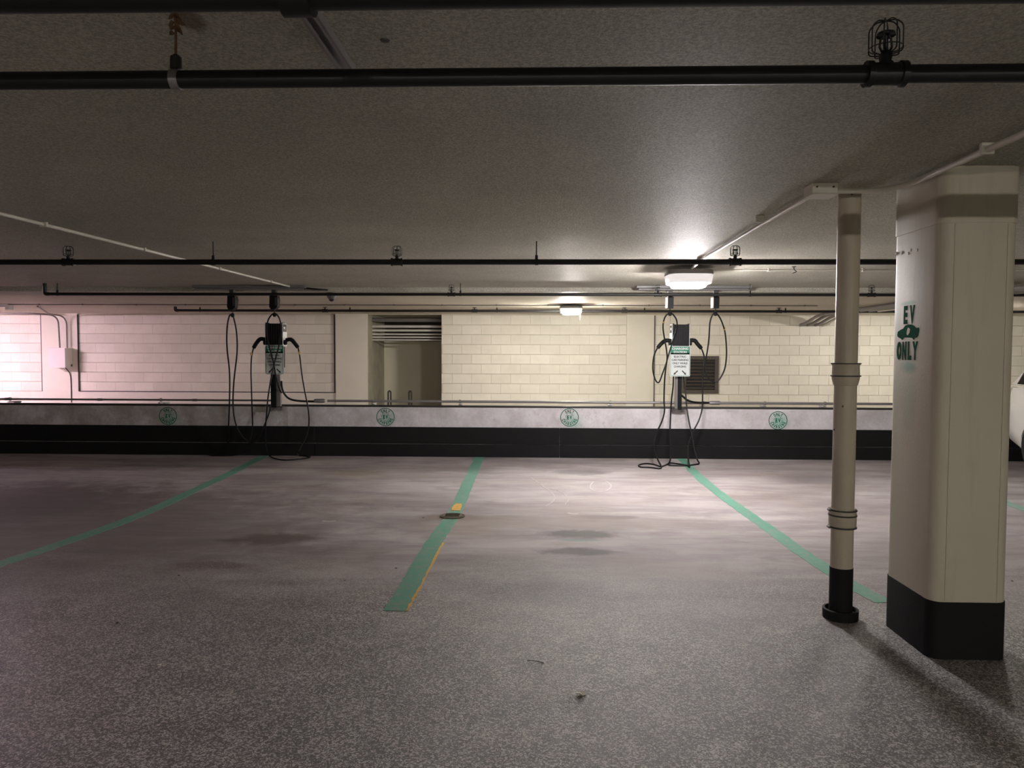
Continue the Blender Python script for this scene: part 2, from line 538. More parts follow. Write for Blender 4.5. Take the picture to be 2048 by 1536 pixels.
# ------------------------------------------------------------------ the setting
XL, XR, YB = -15.0, 13.0, -9.0
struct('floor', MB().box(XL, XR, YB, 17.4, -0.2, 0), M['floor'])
struct('ceiling', MB().box(XL, XR, YB, 9.75, ZC, ZC + 0.3), M['ceiling'])
struct('ceiling', MB().box(XL, XR, 9.75, 10.35, ZC2, ZC2 + 0.35), M['ceiling'])
struct('ceiling', MB().box(XL, XR, 10.35, 17.4, ZC2, ZC2 + 0.35), M['ceiling_cream'])
struct('wall_left', MB().box(XL - 0.2, XL, YB, 17.4, 0, ZC), M['frame'])
struct('wall_right', MB().box(XR, XR + 0.2, YB, 17.4, 0, ZC), M['frame'])
struct('wall_rear', MB().box(XL, XR, YB - 0.2, YB, 0, ZC), M['frame'])

# back wall: smooth concrete piers, block infill
def xw(px, py=700, Y=YW): return at(px, py, Y=Y).x
PIER = [(xw(85), xw(158)), (xw(671, Y=15.48), xw(735, Y=15.48)), (xw(1253), xw(1308))]
OPEN_R = xw(883)
wall = struct('wall_back', MB()
              .box(XL, XR, YW + 0.012, YW + 0.10, 0, 0.05), M['frame'])
def piece(name, mb, mat, parent=wall): return mb.build(name, mat, parent)
piece('pier', MB().box(PIER[0][0], PIER[0][1], YW - 0.03, YW + 0.3, 0, ZC2, 0.004), M['frame'])
piece('pier', MB().box(PIER[2][0], PIER[2][1], YW - 0.004, YW + 0.3, 0, ZC2, 0.003), M['frame'])
# the pier beside the opening runs back into the recess
pr = MB()
pr.box(PIER[1][0], PIER[1][1], 15.48, 15.52, 0, ZC2, 0.004)
piece('pier', pr, M['frame'])
piece('pier_flank', MB().box(PIER[1][0] + 0.01, PIER[1][1], 15.521, 17.3, 0, ZC2), M['stained'])
piece('sill_beam', MB().box(PIER[0][1], PIER[1][0], YW - 0.03, YW + 0.1, 0, 0.537), M['frame'])
piece('sill_beam', MB().box(XL, PIER[0][0], YW - 0.004, YW + 0.1, 0, 0.537 - 0.204), M['frame'])
# recess
piece('recess_back', MB().box(PIER[1][1], OPEN_R + 2.5, 17.2, 17.3, 0, 1.64), M['alcove'])
piece('recess_back', MB().box(PIER[1][1], OPEN_R + 2.5, 17.26, 17.36, 1.64, ZC2), M['darkmetal'])  # dark panel stands in for the unlit void behind the pipes
piece('recess_lintel', MB().box(PIER[1][1], OPEN_R, YW, YW + 0.12, at(820, 629, Y=YW).z, ZC2), M['frame'])
piece('recess_flank', MB().box(xw(842, Y=17.17), xw(842, Y=17.17) + 2.5, 17.17, 17.2, 0, 1.63), M['alcove'])

BL, BH = 0.406, 0.2035
meshes = {}
def block_mesh(wd, ht, gv, gh, cx=0.004):
    k = (round(wd, 3), round(ht, 3), gv, gh)
    if k not in meshes:
        b = MB()
        x0, x1, z0, z1 = gv / 2, wd - gv / 2, gh / 2, ht - gh / 2
        c = 0.004
        vs = [(x0, 0.016, z0), (x1, 0.016, z0), (x1, 0.016, z1), (x0, 0.016, z1),
              (x0 + cx, 0, z0 + c), (x1 - cx, 0, z0 + c), (x1 - cx, 0, z1 - c), (x0 + cx, 0, z1 - c)]
        fs = [(4, 5, 6, 7), (0, 1, 5, 4), (1, 2, 6, 5), (2, 3, 7, 6), (3, 0, 4, 7), (3, 2, 1, 0)]
        me = bpy.data.meshes.new('block'); me.from_pydata(vs, [], fs); me.materials.append(M['block']); me.update()
        meshes[k] = me
    return meshes[k]

def bay(x0, x1, zb, y, gv=0.005, gh=0.008, phase=0.0):
    root = struct('wall_back', MB().box(x0, x1, y + 0.012, y + 0.10, max(0.06, zb - 0.3), ZC2), M['mortar'])
    row = 0
    z = zb
    while z < ZC2 - 0.02:
        h = min(BH, ZC2 - z)
        x = x0 - (((row % 2) * 0.5 + phase) % 1) * BL
        while x < x1 - 0.01:
            a, b = max(x, x0), min(x + BL, x1)
            if b - a > 0.03:
                o = bpy.data.objects.new('block', block_mesh(b - a, h, gv, gh, min(0.004, gv * 0.6)))
                COL.objects.link(o); o.parent = root
                o.location = (a, y + random.uniform(-0.0012, 0.0012), z)
            x += BL
        z += BH; row += 1
    return root
Z0 = 0.537
bay(XL + 2.0, PIER[0][0], Z0 - BH, YW, 0.0008, 0.008, 0.3)
piece('block_stretch', MB().box(XL, XL + 2.0, YW, YW + 0.1, 0.06, ZC2), M['frame'])
bay(PIER[0][1], PIER[1][0], Z0, YW, 0.001, 0.009, 0.1)
bay(OPEN_R, PIER[2][0], Z0 - BH, YW, 0.0025, 0.007, 0.45)
bay(PIER[2][1], PIER[2][1] + BL * 24, Z0 - BH, YW, 0.0035, 0.008, 0.2)
piece('block_stretch', MB().box(PIER[2][1] + BL * 24, XR, YW, YW + 0.1, 0.06, ZC2), M['frame'])
# dark expansion joints beside the piers
for px in (84.5, 157.5, 669.5, 1308.5):
    x = xw(px)
    piece('expansion_joint', MB().box(x - 0.006, x + 0.006, YW - 0.034, YW + 0.01, Z0 if px < 700 else 0.1, ZC2 - 0.02), M['darkmetal'])
piece('expansion_joint', MB().box(PIER[0][1], PIER[1][0], YW - 0.034, YW - 0.01, Z0 - 0.005, Z0 + 0.012), M['darkmetal'])

# low wall between the two parking aisles
KT = at(1200, 816.8, Y=YK).z
kerb = struct('wall_low', MB().box(XL, XR, YK, YK + 0.20, 0, KT, 0.006), M['white'])
zb = at(1000, 855, Y=YK).z
xs = [XL, -6.6, -2.95, at(1119, 870, Y=YK).x, 4.1, 8.2, XR]
for a, b in zip(xs[:-1], xs[1:]):
    MB().box(a + 0.003, b - 0.003, YK - 0.022, YK - 0.001, 0.172, zb, 0.004).build('kick_panel', M['blackpaint'], kerb)
    MB().box(a + 0.003, b - 0.003, YK - 0.040, YK - 0.001, 0.0, 0.166, 0.005).build('kick_panel', M['blackpaint'], kerb)

# ------------------------------------------------------------------ column and soil pipe
def rbox(x0, x1, y0, y1, r, z0, z1, mb, n=6):
    loop = []
    for cx, cy, a0 in ((x1 - r, y1 - r, 0), (x0 + r, y1 - r, 90), (x0 + r, y0 + r, 180), (x1 - r, y0 + r, 270)):
        for j in range(n + 1):
            a = math.radians(a0 + 90 * j / n)
            loop.append((cx + r * math.cos(a), cy + r * math.sin(a)))
    k = len(mb.v); N = len(loop)
    for z in (z0, z1):
        for x, y in loop: mb.v.append((x, y, z))
    for j in range(N):
        mb.f.append((k + j, k + (j + 1) % N, k + N + (j + 1) % N, k + N + j))
    mb.f.append(tuple(range(k, k + N))[::-1]); mb.f.append(tuple(range(k + N, k + 2 * N)))
    return mb
CX0, CX1, CY0, CY1 = 1.815, 2.165, 3.44, 3.90
colm = empty('column', (1.99, 3.67, 0), 'thick cream concrete column with black foot and green stencil, at right', 'column')
rbox(CX0, CX1, CY0, CY1, 0.055, 0.265, 1.985, MB()).build('shaft', M['column'], colm, True)
rbox(CX0 - 0.004, CX1 + 0.004, CY0 - 0.004, CY1 + 0.004, 0.055, 1.985, ZC, MB()).build('column_head', M['column'], colm, True)
rbox(CX0 - 0.004, CX1 + 0.004, CY0 - 0.004, CY1 + 0.004, 0.057, 0.0, 0.265, MB()).build('painted_foot', M['blackpaint'], colm, True)
for x in (CX0 + 0.062, CX1 - 0.055):
    MB().box(x - 0.004, x + 0.004, CY0 - 0.003, CY0 + 0.003, 0.27, 1.98, 0.001).build('formwork_seam', M['column'], colm)
for (px, py) in ((1793, 507), (1804, 506), (1817, 507), (1822, 500), (1835, 500)):
    p = at(px, py, X=CX0)
    MB().lathe([(0.0, -0.003), (0.006, -0.002), (0.008, 0.0015), (0.006, 0.004), (0.0, 0.004)], (CX0 - 0.001, p.y, p.z), 10, 'X').build('paint_blister', M['conduit'], colm, True)

PX, PY = 1.625, 3.97
pp = at(1690, 1235, Z=0.0)
PX, PY = at(1688, 900, Y=3.97).x + 0.0, 3.97
soil = empty('drain_pipe', (PX, PY, 0), 'slim cream vertical drain pipe with two couplings left of the thick column', 'pipe')
R0 = 0.0565
MB().lathe([(R0, 0.27), (R0, ZC)], (PX, PY, 0), 32).build('pipe_shaft', M['stick'], soil, True)
MB().lathe([(R0 + 0.002, 0.0), (R0 + 0.002, 0.272), (R0, 0.273)], (PX, PY, 0), 32).build('painted_foot', M['blackpaint'], soil, True)
MB().lathe([(R0, ZC - 0.012), (R0 + 0.02, ZC - 0.01), (R0 + 0.02, ZC - 0.001)], (PX, PY, 0), 32).build('ceiling_collar', M['stick'], soil, True)
def zpx(py): return at(1690, py, Y=PY).z
za, zb_ = zpx(752), zpx(728)
hub = MB().lathe([(R0, za - 0.05), (R0 + 0.004, za - 0.045), (R0 + 0.012, za - 0.012), (R0 + 0.012, za), (R0 + 0.010, zb_ - 0.01), (R0 + 0.015, zb_), (R0, zb_)], (PX, PY, 0), 32).build('upper_coupling', M['stick'], soil, True)
MB().lathe([(R0 + 0.013, za - 0.003), (R0 + 0.019, za - 0.002), (R0 + 0.019, za + 0.003), (R0 + 0.013, za + 0.004)], (PX, PY, 0), 32).build('band', M['darkmetal'], hub, True)
MB().lathe([(R0 + 0.012, zb_ - 0.001), (R0 + 0.018, zb_), (R0 + 0.018, zb_ + 0.005), (R0 + 0.001, zb_ + 0.005)], (PX, PY, 0), 32).build('band', M['darkmetal'], hub, True)
za, zb_ = zpx(1056), zpx(1016)
hub = MB().lathe([(R0, za), (R0 + 0.007, za), (R0 + 0.012, za + 0.03), (R0 + 0.012, zb_ - 0.03), (R0 + 0.008, zb_), (R0, zb_)], (PX, PY, 0), 32).build('lower_coupling', M['stick'], soil, True)
for z in (za + 0.008, zb_ - 0.008, zb_ - 0.035):
    MB().lathe([(R0 + 0.009, z - 0.004), (R0 + 0.015, z - 0.004), (R0 + 0.015, z + 0.004), (R0 + 0.009, z + 0.004)], (PX, PY, 0), 32).build('clamp_band', M['darkmetal'], hub, True)
for z in (za + 0.008, zb_ - 0.008):
    MB().lathe([(0, -0.014), (0.006, -0.013), (0.006, 0.013), (0, 0.014)], (PX - R0 - 0.018, PY - 0.01, z), 10, 'Y').build('clamp_screw', M['darkmetal'], hub, True)
for (px, py) in ((1687, 813), (1676, 861), (1704, 388)):
    p = at(px, py, Y=PY - R0)
    MB().lathe([(0, -0.002), (0.006, -0.001), (0.004, 0.003), (0, 0.004)], (p.x, PY - math.sqrt(max(0.0001, R0 ** 2 - (p.x - PX) ** 2)), p.z), 8, 'Y').build('chip', M['darkmetal'], soil)
cup = MB()
cup.lathe([(R0 + 0.003, 0.0), (0.088, 0.0), (0.090, 0.05), (0.078, 0.052), (0.075, 0.03), (R0 + 0.003, 0.03)], (PX, PY, 0), 32)
cup.build('foot_ring', M['blackpaint'], soil, True)

# ------------------------------------------------------------------ sprinkler pipes
def tee(mb, x, y, z, r):
    mb.lathe([(r, -0.045), (r * 1.45, -0.045), (r * 1.45, -0.032), (r * 1.25, -0.030), (r * 1.25, 0.030), (r * 1.45, 0.032), (r * 1.45, 0.045), (r, 0.045)], (x, y, z), 16, 'X')
    mb.lathe([(r * 0.85, 0), (r * 0.85, r * 1.25), (r * 0.65, r * 1.3), (r * 0.65, r * 1.7)], (x, y, z), 14)

def make_sprinkler(label, r):
    s = empty('sprinkler', (0, 0, 0), label, 'sprinkler')
    mb = MB(); tee(mb, 0, 0, 0, r); mb.build('tee_fitting', M['black'], s, True)
    z = r * 1.7
    hb = MB().lathe([(0.012, z - 0.004), (0.014, z), (0.014, z + 0.010), (0.009, z + 0.012), (0.009, z + 0.018), (0.0, z + 0.018)], n=6)
    for sx in (-1, 1):
        hb.tube([(sx * 0.008, 0, z + 0.014), (sx * 0.014, 0, z + 0.026), (sx * 0.012, 0, z + 0.044), (sx * 0.002, 0, z + 0.056)], 0.0028, 6)
    hb.tube([(0, 0, z + 0.016), (0, 0, z + 0.052)], 0.003, 6)
    hb.build('frame_arms', M['black'], s, True)
    MB().lathe([(0.0, z + 0.055), (0.019, z + 0.055), (0.021, z + 0.051), (0.021, z + 0.053), (0.019, z + 0.058), (0, z + 0.059)], n=14).build('deflector', M['black'], s, True)
    cg = MB()
    R, zl, zh = 0.036, z + 0.012, z + 0.085
    for k in range(4):
        a = PI * k / 4 + 0.25
        c, sn = math.cos(a), math.sin(a)
        pts = [(0.014 * c, 0.014 * sn, zl - 0.004), (R * c, R * sn, zl), (R * c, R * sn, zh - 0.014), (R * 0.6 * c, R * 0.6 * sn, zh)]
        p2 = [(-x, -y, q) for x, y, q in pts[::-1]]
        cg.tube(fillet(pts + p2, 0.008, 3), 0.0016, 5)
    for zz in (zl + 0.012,):
        cg.tube([(R * math.cos(2 * PI * j / 16), R * math.sin(2 * PI * j / 16), zz) for j in range(17)], 0.0014, 5, False)
    cg.build('guard_cage', M['black'], s, True)
    return s
SPR = {}
def sprinkler(px, pipe, label):
    r = pipe['r']
    x = at(px, pipe['py'], Y=pipe['Y']).x
    if r not in SPR: o = SPR[r] = make_sprinkler(label, r)
    else: o = copy_tree(SPR[r]); o['label'] = label
    o.location = (x, pipe['Y'], pipe['z'])
    o['group'] = 'caged sprinkler heads on the black overhead pipes'

def hpipe(px0, px1, py, Y, r, label, x0=None, x1=None, elbow=False, name='sprinkler_pipe'):
    z = at(1024, py, Y=Y).z
    a = at(px0, py, Y=Y).x if x0 is None else x0
    b = at(px1, py, Y=Y).x if x1 is None else x1
    o = empty(name, (a, Y, z), label, 'pipe')
    m = MB()
    m.tube([(a, Y, z), (b, Y, z)], r, 16)
    m.build('pipe_run', M['black'], o, True)
    zc = ZC if Y < 9.75 else ZC2
    if elbow:
        m = MB()
        m.tube(fillet([(a + 0.03, Y, z), (a - 0.02, Y, z), (a - 0.02, Y, zc)], 0.03), r * 1.2, 12)
        m.build('elbow', M['black'], o, True)
    return dict(o=o, Y=Y, z=z, r=r, py=py, zc=zc)

def hanger(pipe, px):
    x = at(px, pipe['py'], Y=pipe['Y']).x
    Y, z, r = pipe['Y'], pipe['z'], pipe['r']
    m = MB()
    m.lathe([(r * 1.02, -0.012), (r * 1.18, -0.012), (r * 1.18, 0.012), (r * 1.02, 0.012)], (x, Y, z), 16, 'X')
    m.box(x - 0.011, x + 0.011, Y - 0.008, Y + 0.008, z + r, z + r + 0.03, 0.002)
    m.tube([(x, Y, z + r), (x, Y, pipe['zc'])], 0.005, 8)
    m.build('hanger', M['black'], pipe['o'], True)

p0 = hpipe(0, 2048, -18, 1.42, 0.030, 'thick black pipe running along the very top edge of the picture', XL, XR)
p1 = hpipe(0, 2048, 154, 1.78, 0.0205, 'nearest full black sprinkler pipe crossing the ceiling below the top edge', XL, XR)
p2 = hpipe(0, 2048, 524, 5.7, 0.021, 'black sprinkler pipe crossing the mid ceiling in front of the big lamp', XL, XR)
p3 = hpipe(93, 2048, 589, 9.2, 0.0185, 'black sprinkler pipe over the low wall, starting in an elbow at left', None, XR, True)
p4 = hpipe(353, 2048, 622, 13.1, 0.022, 'farthest black sprinkler pipe, in front of the block wall top', None, XR, True)
sprinkler(1770, p1, 'large caged sprinkler head on the nearest black pipe, top right')
sprinkler(137, p2, 'caged sprinkler on the mid ceiling pipe, under the white diagonal conduit at far left')
sprinkler(794, p2, 'caged sprinkler on the mid ceiling pipe, the middle one of three')
sprinkler(1470, p2, 'caged sprinkler on the mid ceiling pipe, just right of the big lamp')
sprinkler(903, p3, 'caged sprinkler on the pipe over the low wall, above the wall recess')
sprinkler(1316, p3, 'caged sprinkler before the right mounting rail, left of the big lamp')
sprinkler(1743, p3, 'caged sprinkler on the pipe over the low wall, between drain pipe and column')
sprinkler(650, p4, 'tiny caged sprinkler on the farthest pipe, below the dome camera')
sprinkler(949, p4, 'tiny caged sprinkler on the farthest pipe, left of the far lamp')
sprinkler(1249, p4, 'tiny caged sprinkler on the farthest pipe, right of the far lamp')
sprinkler(1558, p4, 'tiny caged sprinkler on the farthest pipe, right of the right charging station')
for px in (427, 1073): hanger(p2, px)
for px in (115, 921, 1500): hanger(p3, px)
for px in (400, 700, 994, 1289, 1571): hanger(p4, px)
# strap hanger with rusted rod on the nearest pipe
hx = at(352, 140, Y=1.78).x
m = MB()
z1_ = p1['z']
m.lathe([(0.0212, -0.010), (0.0235, -0.010), (0.0235, 0.010), (0.0212, 0.010)], (hx, 1.78, z1_), 20, 'X')
m.build('strap_clamp', M['galv'], p1['o'], True)
m = MB().lathe([(0.010, z1_ + 0.022), (0.014, z1_ + 0.026), (0.013, z1_ + 0.052), (0.006, z1_ + 0.058), (0, z1_ + 0.058)], (hx, 1.78, 0), 12)
m.build('clamp_neck', M['darkmetal'], p1['o'], True)
m = MB().tube([(hx, 1.78, z1_ + 0.05), (hx + 0.001, 1.78, z1_ + 0.12), (hx, 1.78, ZC)], [0.0035, 0.003, 0.005], 8)
m.build('rusty_rod', M['rust'], p1['o'], True)
m = MB()
for k in range(16):
    a = random.uniform(0, 2 * PI); zz = z1_ + random.uniform(0.11, 0.165); rr = random.uniform(0.006, 0.013)
    c = Vector((hx + math.cos(a) * 0.006, 1.78 + math.sin(a) * 0.006, zz))
    d = Vector((math.cos(a), math.sin(a), random.uniform(-1.6, -0.4))).normalized() * rr * 1.5
    m.tube([c, c + d * 0.6, c + d * 1.1], [0.005, 0.0045, 0.0012], 5)
fl = m.build('rust_flakes', M['rust'], p1['o'])
fl['kind'] = 'stuff'
# fitting over the channel
m = MB().lathe([(0.03, -0.03), (0.042, -0.028), (0.042, 0.028), (0.03, 0.03)], (at(595, 12, Y=1.42).x, 1.42, p0['z']), 16, 'X')
m.build('coupling', M['black'], p0['o'], True)

# channel on the ceiling near the camera
def channel(mb, x, y0, y1, wd=0.041, h=0.022, z=ZC):
    mb.box(x - wd / 2, x + wd / 2, y0, y1, z - 0.003, z)
    for s in (-1, 1):
        mb.box(x + s * wd / 2 - 0.0025, x + s * wd / 2 + 0.0025, y0, y1, z - h, z)
        mb.box(x + s * (wd / 2 - 0.006) - 0.005, x + s * (wd / 2 - 0.006) + 0.005, y0, y1, z - h, z - h + 0.003)
    return mb
xc = at(657, 90, Z=ZC - 0.02).x
c = channel(MB(), xc, 1.5, 2.235).build('strut_channel', M['galv'])
tag(c, 'short open steel strut channel fixed to the ceiling above the nearest pipe', 'channel')

# ------------------------------------------------------------------ lamps
def lamp(x, y, s, zc, lens, refr, label):
    o = empty('ceiling_lamp', (x, y, zc), label, 'lamp')
    k = 4.0
    MB().lathe([(s * 0.46, zc), (s * 0.50, zc - 0.018 * s / 0.23), (s * 0.98, zc - 0.025 * s / 0.23), (s * 1.0, zc - 0.06 * s / 0.23), (s * 0.97, zc - 0.07 * s / 0.23)], (x, y, 0), 40, 'Z', k).build('housing', M['housing'], o, True)
    MB().lathe([(s * 0.97, zc - 0.070 * s / 0.23), (s * 0.985, zc - 0.075 * s / 0.23), (s * 0.93, zc - 0.150 * s / 0.23), (s * 0.91, zc - 0.155 * s / 0.23), (s * 0.76, zc - 0.148 * s / 0.23)], (x, y, 0), 40, 'Z', k).build('refractor', refr, o, True)
    MB().lathe([(s * 0.76, zc - 0.148 * s / 0.23), (s * 0.75, zc - 0.165 * s / 0.23), (s * 0.70, zc - 0.188 * s / 0.23), (s * 0.67, zc - 0.194 * s / 0.23)], (x, y, 0), 40, 'Z', k).build('lens_ring', lens, o, True)
    MB().lathe([(s * 0.67, zc - 0.194 * s / 0.23), (s * 0.4, zc - 0.197 * s / 0.23), (0.0, zc - 0.198 * s / 0.23)], (x, y, 0), 40, 'Z', k).build('lens_bottom', M['lens_low'], o, True)
    for j in range(2):
        MB().box(x + (s * 0.97), x + s * 1.04, y - 0.02 + j * 0.06, y + j * 0.06, zc - 0.065, zc - 0.05, 0.003).build('latch', M['galv'], o)
    return o
LX, LY = at(1377, 555, Y=7.45).x, 7.45
lamp(LX, LY, 0.222, ZC - 0.012, M['lens_near'], M['refr_near'], 'big glowing ceiling lamp in front of the right charging station')
MB().box(LX - 0.08, LX + 0.08, LY - 0.08, LY + 0.08, ZC - 0.012, ZC, 0.003).build('mounting_plate', M['galv'], bpy.data.objects['ceiling_lamp'])
LX2, LY2 = at(1142, 625, Y=12.35).x, 12.35
l2 = lamp(LX2, LY2, 0.185, ZC2 - 0.01, M['lens_far'], M['refr_far'], 'smaller far ceiling lamp beyond the low wall, before the pale blocks')
MB().box(LX2 - 0.07, LX2 + 0.07, LY2 - 0.07, LY2 + 0.07, ZC2 - 0.01, ZC2, 0.003).build('mounting_plate', M['galv'], l2)
MB().tube([(LX2 + 0.15, LY2, ZC2 - 0.14), (LX2 + 0.15, LY2, ZC2 - 0.24)], 0.004, 6).build('pull_tab', M['whiteplastic'], l2)
lamp(7.2, 13.0, 0.185, ZC2, M['lens_fill_far'], M['refr_far'], 'added far fill lamp hidden behind the thick column')  # added out of sight to brighten the right part of the block wall
for i, (x, y) in enumerate(((-1.0, -4.6), (4.2, -3.6))):  # unseen lamps added to light the column front and near floor
    lamp(x, y, 0.222, ZC, M['lens_fill'], M['refr_near'], 'added ceiling fill lamp, unseen behind the viewer, %s side' % ('left', 'right')[i])
# pinkish tube fixture past the left edge
tz = ZC2 - 0.05
tx1 = at(21, 615, Y=12.4).x
tf = empty('tube_light', (tx1 - 1.7, 12.4, ZC2), 'long pinkish white tube light on the ceiling at the far left edge', 'lamp')
MB().box(tx1 - 4.2, tx1, 12.33, 12.47, ZC2 - 0.06, ZC2, 0.004).build('tray', M['whiteplastic'], tf)
for dy in (-0.035, 0.035):
    MB().tube([(tx1 - 4.16, 12.4 + dy, ZC2 - 0.078), (tx1 - 2.6, 12.4 + dy, ZC2 - 0.078)], 0.014, 12).build('tube', M['tube'], tf, True)
MB().box(tx1 - 0.05, tx1 + 0.012, 12.34, 12.46, ZC2 - 0.10, ZC2 - 0.02, 0.004).build('end_cap', M['whiteplastic'], tf)

# ------------------------------------------------------------------ conduits
def clip(mb, p, along, r, zc):
    x, y, z = p
    if along == 'Y': mb.box(x - r - 0.012, x + r + 0.012, y - 0.01, y + 0.01, z - r - 0.004, zc, 0.003)
    else: mb.box(x - 0.01, x + 0.01, y - r - 0.006, y + r + 0.006, z - r - 0.004, zc, 0.003)

def conduit(label, pts, r, mat, clips=(), zc=ZC, name='conduit', fr=0.06):
    o = empty(name, tuple(pts[0]), label, 'conduit')
    MB().tube(fillet(pts, fr, 6), r, 12).build('conduit_run', mat, o, True)
    for (p, al) in clips:
        m = MB(); clip(m, p, al, r, zc); m.build('clip', mat, o)
    return o
# diagonal conduit at left (runs straight away from the camera)
zq = ZC - 0.016
A = at(0, 427, Z=zq); B = at(608, 580, Z=zq)
d = (B - A)
y_of = lambda p: p
pts = [A - d * 0.35, B]
cl = [(A + d * t, 'Y') for t in (0.0,)]
cl = []
for px, py in ((105, 449), (291, 499), (430, 537), (530, 563)):
    q = at(px, py, Z=zq); cl.append(((A.x + d.x * (q.y - A.y) / d.y, q.y, zq), 'Y'))
conduit('thin white conduit running diagonally across the ceiling at upper left', pts, 0.012, M['conduit'], cl)
# lamp conduit, junction box, and on past the column
JB = at(1641, 383, Z=ZC - 0.03)
jb = empty('junction_box', (JB.x, JB.y, ZC), 'cream square junction box on the ceiling above the slim drain pipe', 'junction box')
MB().box(JB.x - 0.062, JB.x + 0.062, JB.y - 0.06, JB.y + 0.06, ZC - 0.052, ZC, 0.004).build('box_body', M['conduit'], jb)
MB().box(JB.x - 0.066, JB.x + 0.066, JB.y - 0.064, JB.y + 0.064, ZC - 0.057, ZC - 0.052, 0.002).build('cover_plate', M['conduit'], jb)
for sx in (-0.04, 0.04):
    MB().lathe([(0.0, -0.004), (0.005, -0.003), (0.005, 0.0), (0, 0)], (JB.x + sx, JB.y - 0.061, ZC - 0.02), 8, 'Y').build('screw', M['darkmetal'], jb)
zq = ZC - 0.028
E = at(1402, 520, Z=zq)
conduit('cream conduit running from the big lamp to the ceiling junction box',
        [(LX, LY - 0.12, ZC - 0.03), (E.x, E.y, zq), (JB.x - 0.01, JB.y + 0.06, zq)], 0.0125, M['conduit'],
        [((E.x, E.y + 0.05, zq), 'Y'), ((at(1520, 440, Z=zq)).to_tuple(), 'Y')], fr=0.15)
q1, q2, q3, q4 = at(1668, 379, Z=zq), at(1775, 377, Z=zq), at(1830, 364, Z=zq), at(2048, 272, Z=zq)
zq2 = zq - 0.006
q4 = at(2048, 272, Z=zq); d = (q4 - q3)
xk = CX0 - 0.028
conduit('cream conduit curving from the junction box past the thick column',
        [(JB.x + 0.06, JB.y, zq), (xk - 0.10, JB.y, zq), (xk, JB.y - 0.14, zq), (xk + 0.0, q4.y - 0.1, zq), (xk + 0.0, 0.4, zq)], 0.0135, M['conduit'],
        [((xk, at(1965, 300, Z=zq).y, zq), 'Y')], fr=0.10)
# lamp conduit to the right
zq = ZC - 0.02
zr = at(1500, 541, Y=7.5).z
xr = [at(p, 543, Y=7.5).x for p in (1426, 1537, 1726)]
conduit('thin white conduit running right from the big lamp behind the drain pipe', [(xr[0] - 0.06, 7.5, ZC - 0.03), (xr[0] + 0.1, 7.5, ZC - 0.02), (XR, 7.5, ZC - 0.02)], 0.009, M['conduit'],
        [((x, 7.5, ZC - 0.02), 'X') for x in xr[1:]])
# hook on the ceiling
hk = at(1588, 535, Z=ZC - 0.01)
m = MB().lathe([(0.02, ZC), (0.02, ZC - 0.006), (0.005, ZC - 0.008), (0.005, ZC - 0.03)], (hk.x, hk.y, 0), 12)
m.tube(fillet([(hk.x, hk.y, ZC - 0.03), (hk.x + 0.03, hk.y, ZC - 0.05), (hk.x - 0.01, hk.y, ZC - 0.065)], 0.02), 0.004, 6)
tag(m.build('ceiling_hook', M['darkmetal'], None, True), 'small dark hook on the ceiling left of the drain pipe top', 'hook')
# thin far conduit along the block wall aisle
zq = ZC2 - 0.014
cl = [((at(p, 610, Y=12.35).x, 12.35, zq), 'X') for p in (78, 165, 273, 371, 470, 590, 690, 788, 884, 993, 1096, 1206, 1298, 1400, 1502, 1610)]
conduit('long thin dark conduit on the far ceiling passing over the far lamp', [(tx1 - 0.0, 12.35, zq), (at(1635, 611, Y=12.35).x, 12.35, zq)], 0.0075, M['greyconduit'], cl, ZC2)
# bundle at the right that bends down into the wall
bz = ZC2 - 0.045
grp = 'grey conduits side by side curving down into the block wall at right'
for k in range(4):
    x = at(1607 + k * 15, 640, Y=15.4).x
    r = 0.030
    o = empty('conduit', (x, 15.5, 1.96), ['leftmost', 'second from left', 'third from left', 'rightmost'][k] + ' of the grey conduits bending down into the block wall at right', 'conduit', grp)
    MB().tube(fillet([(x, 5.0, bz - 0.0 + 0.0), (x, 14.55, bz), (x, 15.35, 1.985), (x, 15.58, 1.97)], 0.35, 8), r, 12).build('conduit_run', M['greyconduit'] if k != 3 else M['conduit'], o, True)
    MB().lathe([(r, -0.02), (r + 0.008, -0.02), (r + 0.008, 0.02), (r, 0.02)], (x, 14.3, bz), 12, 'Y').build('coupling', M['greyconduit'], o, True)

# conduits along the top of the low wall
zu = at(1000, 803.5, Y=YK + 0.03).z
def tz_(px): return at(px, 803, Y=YK + 0.03).x
ux = tz_(640)
cu = empty('conduit', (ux, YK + 0.03, zu), 'pale upper conduit on small brackets along the low wall, right of left charger', 'conduit')
MB().tube([(tz_(655), YK + 0.03, zu), (tz_(1418), YK + 0.03, zu)], 0.0155, 12).build('conduit_run', M['galv'], cu, True)
MB().lathe([(0.016, 0), (0.024, 0.01), (0.028, 0.04), (0.028, 0.13), (0.02, 0.15), (0.016, 0.15)], (tz_(628), YK + 0.03, zu), 14, 'X').build('connector', M['galv'], cu, True)
cu2 = empty('conduit', (tz_(1430), YK + 0.03, zu), 'pale upper conduit on the low wall, right of the right charger', 'conduit')
MB().tube([(tz_(1440), YK + 0.03, zu), (XR, YK + 0.03, zu)], 0.0155, 12).build('conduit_run', M['galv'], cu2, True)
MB().lathe([(0.016, 0), (0.024, 0.01), (0.028, 0.04), (0.028, 0.13), (0.02, 0.15), (0.016, 0.15)], (tz_(1418), YK + 0.03, zu), 14, 'X').build('connector', M['galv'], cu2, True)
cu3 = empty('conduit', (XL, YK + 0.03, zu), 'dark upper conduit along the low wall, left of the left charger', 'conduit')
MB().tube([(XL, YK + 0.03, zu), (tz_(560), YK + 0.03, zu)], 0.013, 12).build('conduit_run', M['greyconduit'], cu3, True)
